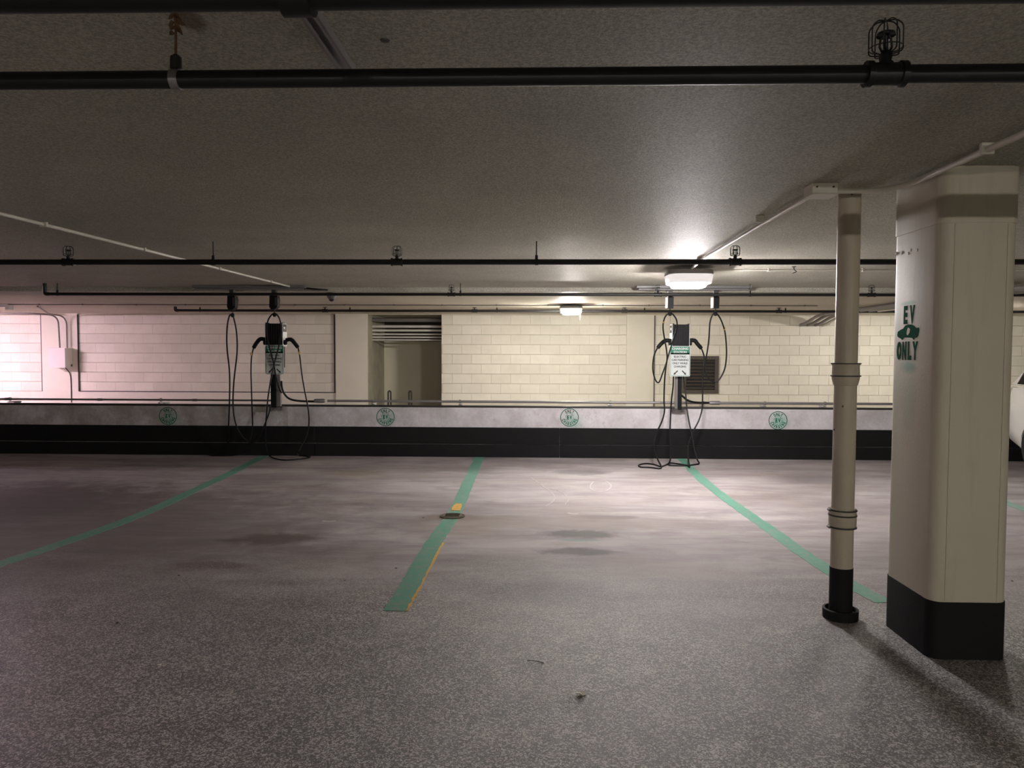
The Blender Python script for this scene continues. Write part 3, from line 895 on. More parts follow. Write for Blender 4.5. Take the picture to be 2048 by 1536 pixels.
for q in (15, 200, 390):
    MB().lathe([(0.013, -0.03), (0.018, -0.03), (0.018, 0.03), (0.013, 0.03)], (tz_(q), YK + 0.03, zu), 12, 'X').build('coupling', M['greyconduit'], cu3, True)
lo = empty('conduit', (XL, YK + 0.016, KT + 0.014), 'long lower conduit lying along the top front edge of the low wall', 'conduit')
MB().tube([(XL, YK + 0.016, KT + 0.0145), (XR, YK + 0.016, KT + 0.0145)], 0.0145, 12).build('conduit_run', M['darkmetal'], lo, True)
for i, (px, yaw) in enumerate(((20, -0.62), (322, -0.35), (745, 0), (920, 0), (1221, 0), (1407, 0), (1530, 0), (1650, 0))):
    x = tz_(px)
    o = empty('bracket', (x, YK + 0.05, KT), ['small strut bracket on the low wall at the far left edge', 'small strut bracket above the leftmost round stencil',
              'small pipe bracket left of the recess bollards', 'small pipe bracket below the recess right edge', 'small pipe bracket under the pier left of the right charger', 'small pipe bracket just right of the right charger post',
              'small pipe bracket left of the rightmost round stencil', 'small pipe bracket just left of the drain pipe'][i], 'bracket', 'small pipe brackets along the low wall')
    R_ = Matrix.Translation((x, YK + 0.11, 0)) @ Matrix.Rotation(yaw, 4, 'Z')
    MB().box(-0.02, 0.02, -0.08, 0.085, KT + 0.030, KT + 0.046, 0.003, R_).build('strut_arm', M['galv'], o)
    MB().box(-0.018, 0.018, 0.0, 0.08, KT, KT + 0.031, 0.002, R_).build('foot', M['galv'], o)
    MB().lathe([(0.0156, -0.012), (0.024, -0.012), (0.024, 0.012), (0.0156, 0.012)], (x, YK + 0.03, zu), 14, 'X').build('pipe_clamp', M['galv'], o, True)

# ------------------------------------------------------------------ recess contents
ps = [(640, 0.055, 'greyconduit'), (653, 0.036, 'alcovepipe'), (661, 0.030, 'alcovepipe'), (668.5, 0.022, 'alcovepipe'), (674.5, 0.022, 'alcovepipe'), (680, 0.020, 'alcovepipe')]
nm = ['topmost and thickest', 'second', 'third', 'fourth', 'fifth', 'lowest']
for k, (py, r, mt) in enumerate(ps):
    z = at(820, py, Y=15.95).z
    o = MB().tube([(PIER[1][1] + 0.0, 15.95, z), (OPEN_R + 2.4, 15.95, z)], r * 0.8, 12).build('wall_pipe', M[mt], None, True)
    tag(o, nm[k] + ' of the horizontal pipes at the top of the wall recess', 'pipe', 'horizontal pipes in the wall recess')
for px, side in ((779, 'left'), (820.5, 'right')):
    x = at(px, 790, Y=15.9).x
    zt = at(px, 781, Y=15.9).z
    zc_ = 0.0
    hw = 0.028
    m = MB()
    pts = [(x - hw, 15.9, 0.0), (x - hw, 15.9, zt - 0.05)] + [(x - hw * math.cos(a), 15.9, zt - 0.05 + 0.04 * math.sin(a)) for a in (0.5, 1.0, 1.57, 2.14, 2.64)] + [(x + hw, 15.9, zt - 0.05), (x + hw, 15.9, 0)]
    m.tube(pts, 0.017, 10)
    tag(m.build('hoop_rail', M['darkmetal'], None, True), side + ' one of two narrow dark metal hoops in the wall recess', 'rail', 'hoops in the wall recess')

# dark louvre on the block wall
p = at(1365, 712, Y=YW); q = at(1436, 787, Y=YW)
lv = empty('louver_vent', ((p.x + q.x) / 2, YW, q.z), 'square dark brown louvre vent on the block wall behind the right charger', 'vent')
x0, x1, z0, z1 = p.x, q.x, q.z, p.z
fr = MB(); t_ = 0.075
fr.box(x0, x1, YW - 0.04, YW, z1 - t_, z1, 0.004).box(x0, x1, YW - 0.04, YW, z0, z0 + t_, 0.004)
fr.box(x0, x0 + t_, YW - 0.04, YW, z0 + t_, z1 - t_, 0.004).box(x1 - t_, x1, YW - 0.04, YW, z0 + t_, z1 - t_, 0.004)
fr.build('vent_frame', M['louver'], lv)
MB().box(x0 + t_, x1 - t_, YW - 0.006, YW - 0.002, z0 + t_, z1 - t_).build('backing', M['black'], lv)
n = 9
for k in range(n):
    z = z0 + t_ + (z1 - z0 - 2 * t_) * (k + 0.5) / n
    R_ = Matrix.Translation(((x0 + x1) / 2, YW - 0.022, z)) @ Matrix.Rotation(math.radians(38), 4, 'X')
    MB().box(-(x1 - x0) / 2 + t_, (x1 - x0) / 2 - t_, -0.02, 0.02, -0.003, 0.003, 0, R_).build('slat', M['louver'], lv)

# meter cabinet at left with its conduits
YP = YW - 0.03
p = at(97, 696, Y=YP - 0.26); q = at(130, 735, Y=YP - 0.26)
cb = empty('electrical_box', ((p.x + q.x) / 2, YP, q.z), 'white electrical cabinet on the concrete pier at far left', 'cabinet')
MB().box(p.x, q.x, YP - 0.245, YP, q.z, p.z, 0.004).build('cabinet_body', M['box'], cb)
MB().box(p.x - 0.006, q.x + 0.006, YP - 0.262, YP - 0.245, q.z - 0.006, p.z + 0.006, 0.003).build('cabinet_door', M['box'], cb)
MB().box(q.x - 0.004, q.x + 0.014, YP - 0.06, YP - 0.03, q.z + 0.02, q.z + 0.06, 0.002).build('latch', M['darkmetal'], cb)
xx = (p.x + q.x) / 2
a1 = at(22, 618, Y=12.4); 
zt = ZC2 - 0.06
conduit('dark conduit bending down into the left of the electrical cabinet top',
        [(xx - 3.2, YP - 0.45, ZC2 - 0.03), (xx - 0.30, YP - 0.45, ZC2 - 0.03), (xx - 0.02, YP - 0.16, ZC2 - 0.05), (xx - 0.02, YP - 0.12, p.z)], 0.016, M['greyconduit'], fr=0.22, zc=ZC2)
xa = at(138, 690, Y=YP - 0.05).x
conduit('dark conduit curving down to the right of the electrical cabinet top',
        [(at(75, 607, Y=12.6).x, 12.6, ZC2 - 0.03), (xa - 0.12, YP - 0.5, ZC2 - 0.04), (xa - 0.03, YP - 0.07, ZC2 - 0.07), (xa - 0.03, YP - 0.07, p.z)], 0.014, M['greyconduit'], fr=0.20, zc=ZC2)
tag(MB().tube(smoothpath([(xa - 0.10, YP - 0.05, q.z), (xa - 0.02, YP - 0.02, q.z - 0.12), (xa, YP - 0.012, q.z - 0.3), (xa, YP - 0.012, 0.3)]), 0.008, 8).build('wire', M['rubber'], None, True),
    'thin black wire dropping from the electrical cabinet down the pier', 'wire')

# dome camera
dc = at(663, 600, Y=9.9)
o = empty('dome_camera', (dc.x, 9.9, ZC2), 'small grey ceiling dome camera right of the left mounting rail', 'camera')
MB().lathe([(0.030, ZC2), (0.062, ZC2 - 0.002), (0.066, ZC2 - 0.05), (0.045, ZC2 - 0.085), (0.030, ZC2 - 0.09)], (dc.x, 9.9, 0), 24).build('housing', M['rail'], o, True)
MB().lathe([(0.034, ZC2 - 0.085), (0.033, ZC2 - 0.10), (0.022, ZC2 - 0.115), (0, ZC2 - 0.122)], (dc.x, 9.9, 0), 20).build('dome', M['glassdark'], o, True)
MB().tube(smoothpath([(at(612, 580, Y=9.6).x, 9.5, ZC - 0.03), (at(640, 583, Y=9.6).x, 9.55, ZC - 0.045), (dc.x, 9.7, ZC - 0.04)]), 0.012, 8).build('cable', M['rubber'], o, True)

# ------------------------------------------------------------------ mounting rails, retractors, charging stations
def rail(pxa, pxb, label, Y=9.52):
    a, b = at(pxa, 580, Y=Y).x, at(pxb, 580, Y=Y).x
    o = empty('mounting_rail', ((a + b) / 2, Y, ZC), label, 'rail')
    MB().box(a, b, Y - 0.10, Y + 0.04, ZC - 0.035, ZC, 0.006).build('rail_body', M['rail'], o)
    MB().box(a + 0.03, b - 0.03, Y - 0.06, Y, ZC - 0.055, ZC - 0.035, 0.004).build('rail_channel', M['rail'], o)
    for x in (a + 0.02, b - 0.02, (a + b) / 2):
        MB().lathe([(0.012, -0.012), (0.012, 0.0), (0, 0)], (x, Y - 0.03, ZC - 0.04), 8).build('bolt', M['darkmetal'], o, True)
rail(391, 614, 'grey mounting rail on the ceiling above the left charging station')
rail(1271, 1500, 'grey mounting rail on the ceiling above the right charging station')

YR = 9.5
def retractor(px, pyt, pyb, label, side=1, k_=1.0):
    p = at(px, pyb, Y=YR); q = at(px, pyt, Y=YR)
    o = empty('cable_retractor', (p.x, YR, ZC - 0.05), label, 'retractor', 'cable retractors hanging from the ceiling rails')
    x = p.x
    m = MB()
    prof = [(-0.045, q.z), (0.05, q.z), (0.058, q.z - 0.05), (0.050, p.z + 0.03), (0.02, p.z), (-0.03, p.z), (-0.05, p.z + 0.03)] if side > 0 else [(-0.034, q.z), (0.036, q.z), (0.034, p.z), (-0.036, p.z)]
    k = len(prof)
    vs = [(x + a, YR - 0.05, z) for a, z in prof] + [(x + a, YR + 0.05, z) for a, z in prof]
    fs = [tuple(range(k))[::-1], tuple(range(k, 2 * k))] + [(i, (i + 1) % k, k + (i + 1) % k, k + i) for i in range(k)]
    m.add(vs, fs); m.build('reel_housing', M['plastic'], o)
    if side > 0: MB().box(x + 0.02, x + 0.062, YR - 0.056, YR - 0.045, p.z + 0.05, q.z - 0.02, 0.004).build('side_plate', M['darkmetal'], o)
    else: MB().box(x - 0.050, x - 0.034, YR - 0.045, YR + 0.05, p.z + 0.005, q.z - 0.004, 0.003).build('side_plate', M['whiteplastic'], o)
    MB().box(x - 0.028, x + 0.028, YR - 0.03, YR + 0.03, q.z, ZC - 0.054, 0.004).build('hanging_bracket', M['darkmetal'], o)
    zb = at(px, pyb + 9, Y=YR).z
    MB().tube([(x, YR, p.z), (x, YR, zb)], 0.005, 8).build('cord', M['rubber'], o)
    MB().lathe([(0, zb + 0.02), (0.014, zb + 0.016), (0.024, zb), (0.024, zb - 0.02), (0.014, zb - 0.035), (0, zb - 0.038)], (x, YR, 0), 16).build('cable_clamp', M['plastic'], o, True)
retractor(465, 592, 620, 'black cable retractor hanging left of the left charging station, leftmost one')
retractor(549, 592, 619, 'black cable retractor hanging right above the left charging station')
retractor(1340, 594, 617, 'black cable retractor hanging just above the right charging station', -1)
retractor(1431, 594, 617, 'black cable retractor hanging right of the right charging station', -1)

YS = 9.86
def station(cx, hx0, hx1, hy0, hy1, side, pole, label):
    """cx: px of the post axis, hx0..hx1 / hy0..hy1: head in px"""
    pc = at(cx, 800, Y=YS)
    o = empty('charging_station', (pc.x, YS, KT), label, 'charger', 'black charging stations on the low wall')
    a, b = at(hx0, hy0, Y=YS - 0.06), at(hx1, hy1, Y=YS - 0.06)
    x0, x1, z1 = a.x, b.x, a.z
    z0 = at(cx, 752, Y=YS).z
    # ribbed central housing, open at the top
    m = MB(); m.box(x0, x1, YS - 0.06, YS + 0.05, b.z - 0.30, z1 - 0.012, 0.004)
    n = 7
    for k in range(n):
        xx = x0 + (x1 - x0) * (k + 0.5) / n
        m.box(xx - 0.006, xx + 0.006, YS - 0.068, YS - 0.058, b.z - 0.30, z1 - 0.012, 0.002)
    for xx in (x0 + 0.008, x1 - 0.008):
        m.box(xx - 0.008, xx + 0.008, YS - 0.07, YS + 0.05, b.z - 0.30, z1, 0.003)
    m.build('housing', M['plastic'], o)
    # two chargers back to back, their faces look left and right
    for s in (-1, 1):
        xe = x1 if s > 0 else x0
        A_, B_ = (xe, xe + 0.012) if s > 0 else (xe - 0.012, xe)
        pan = MB().box(A_, B_, YS - 0.05, YS + 0.11, b.z - 0.02, z1 - 0.01, 0.006).build('charger_face', M['whiteplastic'], o)
        MB().box(A_ - 0.002 if s < 0 else B_ - 0.004, A_ + 0.004 if s < 0 else B_ + 0.002, YS - 0.046, YS + 0.09, z1 - 0.12, z1 - 0.02, 0.002).build('screen', M['glassdark'], pan)
        MB().box(A_ - 0.003 if s < 0 else B_, A_ if s < 0 else B_ + 0.003, YS - 0.03, YS + 0.03, z1 - 0.085, z1 - 0.055, 0.001).build('screen_text', M['signwhite'], pan)
        MB().lathe([(0.034, 0), (0.034, 0.03), (0.026, 0.03), (0.02, 0.01)] if s > 0 else [(0.034, 0), (0.034, -0.03), (0.026, -0.03), (0.02, -0.01)], (xe + s * 0.012, YS - 0.01, b.z + 0.035), 18, 'X').build('socket', M['plastic'], pan, True)
    # pole with its side flange
    pz = KT - 0.005
    c0, c1 = at(pole[0], 780, Y=YS).x, at(pole[1], 780, Y=YS).x
    m = MB().box(c0, c1, YS - 0.035, YS + 0.035, pz, b.z - 0.29, 0.006)
    m.build('post', M['plastic'], o)
    f0, f1 = at(pole[2], 780, Y=YS).x, at(pole[3], 780, Y=YS).x
    MB().box(f0, f1, YS - 0.028, YS + 0.028, pz, b.z - 0.25, 0.004).build('post_flange', M['greyconduit'], o)
    MB().box(pc.x - 0.09, pc.x + 0.09, YS - 0.03, YK + 0.10, KT, KT + 0.012, 0.003).build('base_plate', M['darkmetal'], o)
    for sx in (-1, 1):
        MB().box(pc.x + sx * 0.06 - 0.015, pc.x + sx * 0.06 + 0.015, YK - 0.03, YK, KT - 0.045, KT + 0.012, 0.003).build('base_lug', M['galv'], o)
    return o, x0, x1, b.z, z1

SIGN_TXT = ['ELECTRIC', 'CAR PARKING', 'ONLY WHILE', 'CHARGING']
def sign(px0, px1, py0, py1, label, Y=9.755):
    a, b = at(px0, py0, Y=Y), at(px1, py1, Y=Y)
    x0, x1, z1, z0 = a.x, b.x, a.z, b.z
    W, Hh, cx = x1 - x0, z1 - z0, (x0 + x1) / 2
    o = empty('sign', (cx, Y, z0), label, 'sign', 'charging station signs')
    def rplate(mb, x0, x1, z0, z1, r, y0, y1):
        t = MB(); rbox(x0, x1, z0, z1, r, y0, y1, t)
        mb.add([(v[0], v[2], v[1]) for v in t.v], t.f)
        return mb
    rplate(MB(), x0, x1, z0, z1, 0.018, Y, Y + 0.006).build('sign_panel', M['signwhite'], o)
    hh = Hh * 0.275
    hd = rplate(MB(), x0 + 0.008, x1 - 0.008, z1 - hh, z1 - 0.008, 0.012, Y - 0.0012, Y - 0.0002)
    hd.box(x0 + 0.008, x1 - 0.008, Y - 0.0012, Y - 0.0002, z1 - hh, z1 - hh + 0.02)
    hd.build('green_header', M['signgreen'], o)
    bd = MB()
    loop = [(x0 + 0.011, z1 - hh), (x0 + 0.011, z0 + 0.011), (x1 - 0.011, z0 + 0.011), (x1 - 0.011, z1 - hh)]
    bd.tube(fillet([(x, Y - 0.0004, z) for x, z in loop], 0.014, 4), 0.0022, 6)
    bd.build('border_line', M['signgreen'], o)
    m = MB()
    for i, (s_, wf) in enumerate((('CHARGING', 0.80), ('STATION', 0.64))):
        z = z1 - 0.008 - (hh - 0.012) * (0.27 + 0.46 * i)
        fit_text(m, s_, W * wf, 0.030, Matrix.Translation((cx, Y - 0.0018, z)) @ FACE_Y, 0.035)
    m.build('header_lettering', M['signwhite'], o)
    m = MB()
    for i, (s_, wf) in enumerate(zip(SIGN_TXT, (0.60, 0.82, 0.74, 0.60))):
        z = z1 - hh - Hh * (0.075 + 0.108 * i)
        fit_text(m, s_, W * wf, 0.026, Matrix.Translation((cx, Y - 0.0008, z)) @ FACE_Y, 0.03)
    m.build('lettering', M['signink'], o)
    for s in (-1, 1):
        m = MB()
        za = z0 + Hh * 0.19
        d = Vector((s * 0.034, 0, -0.034))
        c = Vector((cx + s * 0.028, Y - 0.0008, za))
        e = c + d
        nrm = Vector((1, 0, s)).normalized() * 0.0075
        vs = [c + nrm, c - nrm, e - nrm, e + nrm]
        hd_ = Vector((s * 0.020, 0, -0.020)); hn = Vector((1, 0, s)).normalized() * 0.017
        vs += [e + hn, e - hn, e + hd_]
        vv = [tuple(v) for v in vs] + [tuple(v + Vector((0, 0.0006, 0))) for v in vs]
        m.add(vv, [(0, 1, 2, 3), (4, 5, 6), (7, 8, 9, 10), (11, 12, 13), (0, 1, 8, 7), (1, 2, 9, 8), (2, 3, 10, 9), (3, 0, 7, 10), (4, 5, 12, 11), (5, 6, 13, 12), (6, 4, 11, 13)])
        m.build('arrow', M['signink'], o)
    for dz in (0.012,):
        MB().lathe([(0, -0.003), (0.005, -0.002), (0.005, 0)], (cx, Y, z1 - 0.006 - dz * 0), 8, 'Y').build('screw', M['galv'], o)
    return o

def cable(o, pts, r=0.0095, mat='rubber', name='cable'):
    """pts: (px, py, Y) triples or (px, py, None) for a point on the floor"""
    w = []
    for px, py, Y in pts:
        if Y is None:
            p = at(px, py, Z=0.010)
        else: p = at(px, py, Y=Y)
        if p.z < 0.010: p.z = 0.010
        w.append(p)
    sp = smoothpath(w, 6)
    for v in sp:
        if v.z < r: v.z = r
    return MB().tube(sp, r, 8).build(name, M[mat], o, True)

def connector(o, pts, Y, mat='plastic'):
    w = [at(px, py, Y=Y) for px, py in pts]
    rs = [0.026, 0.027, 0.026, 0.024, 0.021, 0.014][:len(w)]
    m = MB().tube(smoothpath(w, 3), [0.5 * 0 + rs[min(len(rs) - 1, i // 3)] for i in range((len(w) - 1) * 3 + 1)], 12)
    return m.build('plug_handle', M[mat], o, True)

# left station
st1, a0, a1_, bz_, tz1 = station(552, 531, 564, 645, 690, 1, (543, 554, 554, 562), 'left black charging station on the low wall, cables crossing its sign')
sign(530, 568, 690, 749, 'charging station sign on the left station, crossed by two cables')
connector(st1, [(532, 679), (521, 678), (513, 686), (507, 696)], YS - 0.01)
connector(st1, [(572, 680), (582, 679), (589, 686), (596, 695)], YS - 0.01)
C = 9.72
cable(st1, [(507, 696, YS - .01), (503, 715, 9.82), (502, 745, 9.80), (503, 780, 9.78), (504, 815, 9.76), (505, 850, 9.76), (501, 878, 9.72), (490, 905, 9.75), (470, 910, 9.80),
            (440, 911, 9.80), (420, 911, 9.82), (425, 908, 9.86), (445, 905, 9.86), (456, 890, 9.80), (457, 850, 9.70), (459, 800, 9.66), (459, 745, 9.62), (454, 695, 9.56), (454, 658, 9.51), (458, 634, YR),
            (463, 629, YR), (467, 635, YR), (473, 665, 9.52), (474, 705, 9.56), (468, 760, 9.62), (466, 800, 9.66), (468, 832, 9.68), (475, 857, 9.69), (488, 877, 9.70),
            (505, 885, 9.72), (517, 877, 9.74), (527, 855, 9.77), (536, 832, 9.80), (542, 812, 9.83), (547, 795, 9.86)])
cable(st1, [(596, 695, YS - .01), (600, 715, 9.82), (604, 750, 9.80), (610, 785, 9.78), (616, 815, 9.76), (618, 845, 9.76), (614, 870, 9.74), (605, 888, 9.70), (597, 905, 9.62), (598, 911, None), (620, 914, None),
            (600, 918, None), (570, 920, None), (550, 917, None), (538, 910, 9.72), (532, 895, 9.70), (531, 860, 9.68), (533, 830, 9.66), (536, 795, 9.64), (542, 758, 9.66), (549, 725, 9.70), (557, 695, 9.715), (562, 668, 9.66), (561, 645, 9.55), (556, 632, YR),
            (549, 627, YR), (541, 632, YR), (535, 645, 9.55), (534, 668, 9.66), (539, 695, 9.715), (546, 722, 9.73), (551, 748, 9.74), (557, 772, 9.78), (563, 786, 9.84)])
cable(st1, [(563, 762, 9.84), (564, 775, 9.85), (569, 788, 9.86), (580, 798, 9.90), (600, 802, 9.96), (632, 803, YK + .03)], 0.014, name='feed_cable')
MB().lathe([(0.03, -0.02), (0.036, 0.0), (0.03, 0.02), (0.0, 0.022)], (at(555, 815, Y=YK).x, YK - 0.03, KT - 0.015), 10, 'Y').build('junction_body', M['galv'], st1, True)

for px, py, Y in ((599, 706, 9.82), (502, 708, 9.82)):
    p = at(px, py, Y=Y)
    MB().lathe([(0.0098, -0.02), (0.0125, -0.02), (0.0125, 0.02), (0.0098, 0.02)], p.to_tuple(), 10, 'Z').build('cable_label', M['yellow'], st1, True)
# right station
st2, b0, b1_, bz2, tz2 = station(1358, 1346, 1378, 647, 691, -1, (1355, 1363, 1349.5, 1355), 'right black charging station on the low wall, in front of the dark louvre')
sign(1340, 1380, 692, 753, 'charging station sign on the right station, text unobstructed')
connector(st2, [(1344, 682), (1332, 681), (1323, 687), (1315, 696)], YS - 0.01)
connector(st2, [(1378, 681), (1389, 681), (1395, 688), (1403, 697)], YS - 0.01)
cable(st2, [(1315, 696, YS - .01), (1309, 708, 9.80), (1306, 725, 9.78), (1306, 742, 9.76), (1310, 758, 9.74), (1315, 765, 9.73), (1319, 763, 9.73), (1324, 750, 9.72), (1331, 730, 9.72), (1338, 707, 9.73), (1343, 690, 9.735), (1349, 672, 9.715), (1354, 655, 9.62), (1353, 640, 9.52),
            (1346, 629, YR), (1340, 627, YR), (1333, 630, YR), (1328, 640, 9.52), (1326, 655, 9.56), (1329, 678, 9.66), (1333, 700, 9.66), (1334, 718, 9.67), (1331, 740, 9.67), (1329, 765, 9.67), (1328, 800, 9.66), (1329, 822, 9.65), (1324, 842, 9.62), (1315, 862, 9.58), (1309, 885, 9.48), (1310, 905, 9.38), (1317, 922, 9.24), (1323, 935, 9.10),
            (1318, 937, None), (1300, 935, None), (1281, 934, None), (1278, 930, None), (1292, 927, None), (1308, 929, None), (1322, 933, None), (1334, 929, None), (1340, 922, 9.28), (1341, 905, 9.40), (1340, 870, 9.55), (1341, 835, 9.64), (1343, 800, 9.74), (1346, 775, 9.80), (1347, 752, 9.83), (1348, 740, 9.84)])
cable(st2, [(1403, 697, YS - .01), (1408, 712, 9.80), (1409, 728, 9.77), (1410, 742, 9.75), (1416, 755, 9.73), (1425, 763, 9.72), (1434, 763, 9.71), (1443, 752, 9.70), (1450, 735, 9.68), (1453, 710, 9.64), (1452, 682, 9.60), (1449, 660, 9.55), (1442, 640, 9.51),
            (1435, 629, YR), (1430, 626, YR), (1425, 630, YR), (1420, 645, 9.51), (1418, 675, 9.56), (1415, 700, 9.60), (1411, 722, 9.64), (1407, 742, 9.66), (1405, 765, 9.66), (1405, 795, 9.66), (1404, 818, 9.66), (1398, 840, 9.64), (1387, 862, 9.60), (1379, 882, 9.50), (1376, 902, 9.38), (1377, 922, 9.24), (1379, 935, 9.10),
            (1374, 931, None), (1358, 928, None), (1340, 926, None), (1338, 930, None), (1352, 931, None), (1375, 931, None), (1397, 928, None), (1394, 918, 9.30), (1389, 900, 9.40), (1385, 875, 9.52), (1379, 848, 9.62), (1374, 818, 9.70), (1371, 785, 9.78), (1367, 757, 9.83), (1366, 745, 9.84)])
cable(st2, [(1362, 790, 9.84), (1367, 794, 9.85), (1376, 801, 9.88), (1392, 805, 9.93), (1420, 805.5, YK + .03)], 0.014, name='feed_cable')

for px, py, Y in ((1448.5, 657, 9.55), (1327.5, 643, 9.53)):
    p = at(px, py, Y=Y)
    MB().lathe([(0.0098, -0.02), (0.0125, -0.02), (0.0125, 0.02), (0.0098, 0.02)], p.to_tuple(), 10, 'Z').build('cable_label', M['yellow'], st2, True)

# ------------------------------------------------------------------ painted stencils
def circle_stencil(px, py, label):
    p = at(px, py, Y=YK)
    Rr = 0.122
    m = MB()
    B = Matrix.Translation((p.x, YK - 0.0012, p.z)) @ FACE_Y
    def ring(r0, r1, a0=0, a1=2 * PI, n=48):
        vs, fs = [], []
        for i in range(n + 1):
            a = a0 + (a1 - a0) * i / n
            for r in (r0, r1):
                for z in (0.0006, -0.0006): vs.append((r * math.cos(a), r * math.sin(a), z))
        for i in range(n):
            k = i * 4
            fs += [(k, k + 2, k + 6, k + 4), (k + 1, k + 5, k + 7, k + 3), (k, k + 4, k + 5, k + 1), (k + 2, k + 3, k + 7, k + 6)]
        m.add(vs, fs, B)
    ring(Rr - 0.009, Rr)
    for k in range(4): ring(0.050, 0.054, PI / 2 * k + 0.2 + 0.1, PI / 2 * (k + 1) + 0.1, 10)
    fit_text(m, 'E', 0.026, 0.056, B @ Matrix.Translation((-0.020, 0, 0)), 0.045)
    fit_text(m, 'V', 0.030, 0.056, B @ Matrix.Translation((0.018, 0, 0)), 0.045)
    for i, ch in enumerate('ONLY'):
        a = math.radians(90 + (1.5 - i) * 22)
        fit_text(m, ch, 0.022 if ch != 'O' else 0.024, 0.044, B @ Matrix.Translation((0.084 * math.cos(a), 0.084 * math.sin(a), 0)) @ Matrix.Rotation(a - PI / 2, 4, 'Z'), 0.05)
    for i, ch in enumerate('CHARGING'):
        a = math.radians(270 + (i - 3.5) * 19.5)
        fit_text(m, ch, 0.008 if ch == 'I' else 0.021, 0.044, B @ Matrix.Translation((0.084 * math.cos(a), 0.084 * math.sin(a), 0)) @ Matrix.Rotation(a + PI / 2, 4, 'Z'), 0.05)
    o = m.build('painted_stencil', M['green'])
    return tag(o, label, 'stencil', 'round green stencils on the low wall')
for (px, py, *_), lb in zip(STENCILS, ('round green EV charging stencil on the low wall left of the left charger, smudged',
                                       'round green EV charging stencil on the low wall below the wall recess',
                                       'round green EV charging stencil on the low wall below the far lamp',
                                       'round green EV charging stencil on the low wall by the drain pipe, pale green halo')):
    circle_stencil(px, py, lb)

# EV ONLY with car on the column's left face
def colp(px, py):
    p = at(px, py, X=CX0); return p.y, p.z
m = MB()
yA, zA = colp(1806.5, 611); yB, zB = colp(1829.5, 648)
xo = CX0 - 0.0012
zE0, zE1 = colp(1818, 648)[1], colp(1818, 611)[1]
def face(y, z): return Matrix.Translation((xo, y, z)) @ FACE_NX
y1e, y2e = colp(1808, 630)[0], colp(1815.5, 630)[0]
fit_text(m, 'E', abs(y1e - y2e), zE1 - zE0, face((y1e + y2e) / 2, (zE0 + zE1) / 2), 0.05)
y1e, y2e = colp(1820, 630)[0], colp(1830, 630)[0]
fit_text(m, 'V', abs(y1e - y2e), zE1 - zE0, face((y1e + y2e) / 2, (zE0 + zE1) / 2), 0.05)
zO0, zO1 = colp(1815, 720)[1], colp(1815, 683)[1]
for ch, (u, v) in zip('ONLY', ((1794, 1803), (1805, 1813), (1816, 1823), (1825, 1836))):
    y1e, y2e = colp(u, 700)[0], colp(v, 700)[0]
    fit_text(m, ch, abs(y1e - y2e), zO1 - zO0, face((y1e + y2e) / 2, (zO0 + zO1) / 2), 0.05)
outline = [(1795, 672), (1796, 664), (1801, 660), (1807, 657), (1811, 651), (1817, 649), (1824, 649), (1829, 652), (1833, 656), (1838, 655), (1839, 660), (1837, 671), (1834, 675),
           (1829, 676), (1828, 680), (1825, 676), (1816, 675), (1809, 675), (1805, 680), (1802, 677), (1799, 676)]
pl = [colp(*q) for q in outline]
n = len(pl)
vs = [(xo + 0.0006, y, z) for y, z in pl] + [(xo - 0.0006, y, z) for y, z in pl]
bm = bmesh.new()
bv = [bm.verts.new(v) for v in vs[:n]]
f = bm.faces.new(bv)
bmesh.ops.triangulate(bm, faces=[f])
bm.verts.index_update()
tri = [[v.index for v in f.verts] for f in bm.faces]
bm.free()
m.add(vs, tri + [[i + n for i in t] for t in tri] + [(i, (i + 1) % n, n + (i + 1) % n, n + i) for i in range(n)])
o = m.build('painted_stencil', M['green'])
tag(o, 'green EV ONLY stencil with a little car on the thick column', 'stencil')
win = [colp(*q) for q in ((1817, 655), (1821, 658), (1820, 665), (1816, 671), (1814, 668), (1815, 660))]
m = MB(); k = len(win)
m.add([(xo - 0.0012, y, z) for y, z in win] + [(xo - 0.0004, y, z) for y, z in win], [tuple(range(k)), tuple(range(k, 2 * k))] + [(i, (i + 1) % k, k + (i + 1) % k, k + i) for i in range(k)])
m.build('bare_patch', M['column'], o)

# ------------------------------------------------------------------ floor markings and small things
def ribbon(name, pts, wd, mat, jag=0.006, z=0.002, label=None, cat='line marking', group=None):
    pts = [Vector((p[0], p[1], 0)) for p in pts]
    sp = smoothpath(pts, 14)
    vs, fs = [], []
    for i, p in enumerate(sp):
        a = sp[max(i - 1, 0)]; b = sp[min(i + 1, len(sp) - 1)]
        t = (b - a).normalized(); n = Vector((-t.y, t.x, 0))
        ww = wd(i / len(sp)) if callable(wd) else wd
        for s in (1, -1):
            q = p + n * s * (ww / 2 + random.uniform(-jag, jag))
            vs.append((q.x, q.y, z)); vs.append((q.x, q.y, 0.0002))
    for i in range(len(sp) - 1):
        k = i * 4
        fs += [(k, k + 2, k + 6, k + 4), (k + 1, k + 5, k + 7, k + 3), (k, k + 4, k + 5, k + 1), (k + 2, k + 3, k + 7, k + 6)]
    fs += [(0, 1, 3, 2)]; k = (len(sp) - 1) * 4; fs += [(k, k + 2, k + 3, k + 1)]
    m = MB().add(vs, fs)
    o = m.build(name, mat)
    if label: tag(o, label, cat, group)
    return o
def fl_(px, py):
    p = at(px, py, Z=0); return (p.x, p.y)
G = 'green parking bay lines on the floor'
cl_pts = [fl_(960, 914), fl_(936, 965), fl_(912, 1020), fl_(868, 1085), fl_(820, 1170), fl_(788, 1222)]
ribbon('bay_line', cl_pts, 0.125, M['line'], label='green bay line in the middle of the floor ending in the open', group=G)
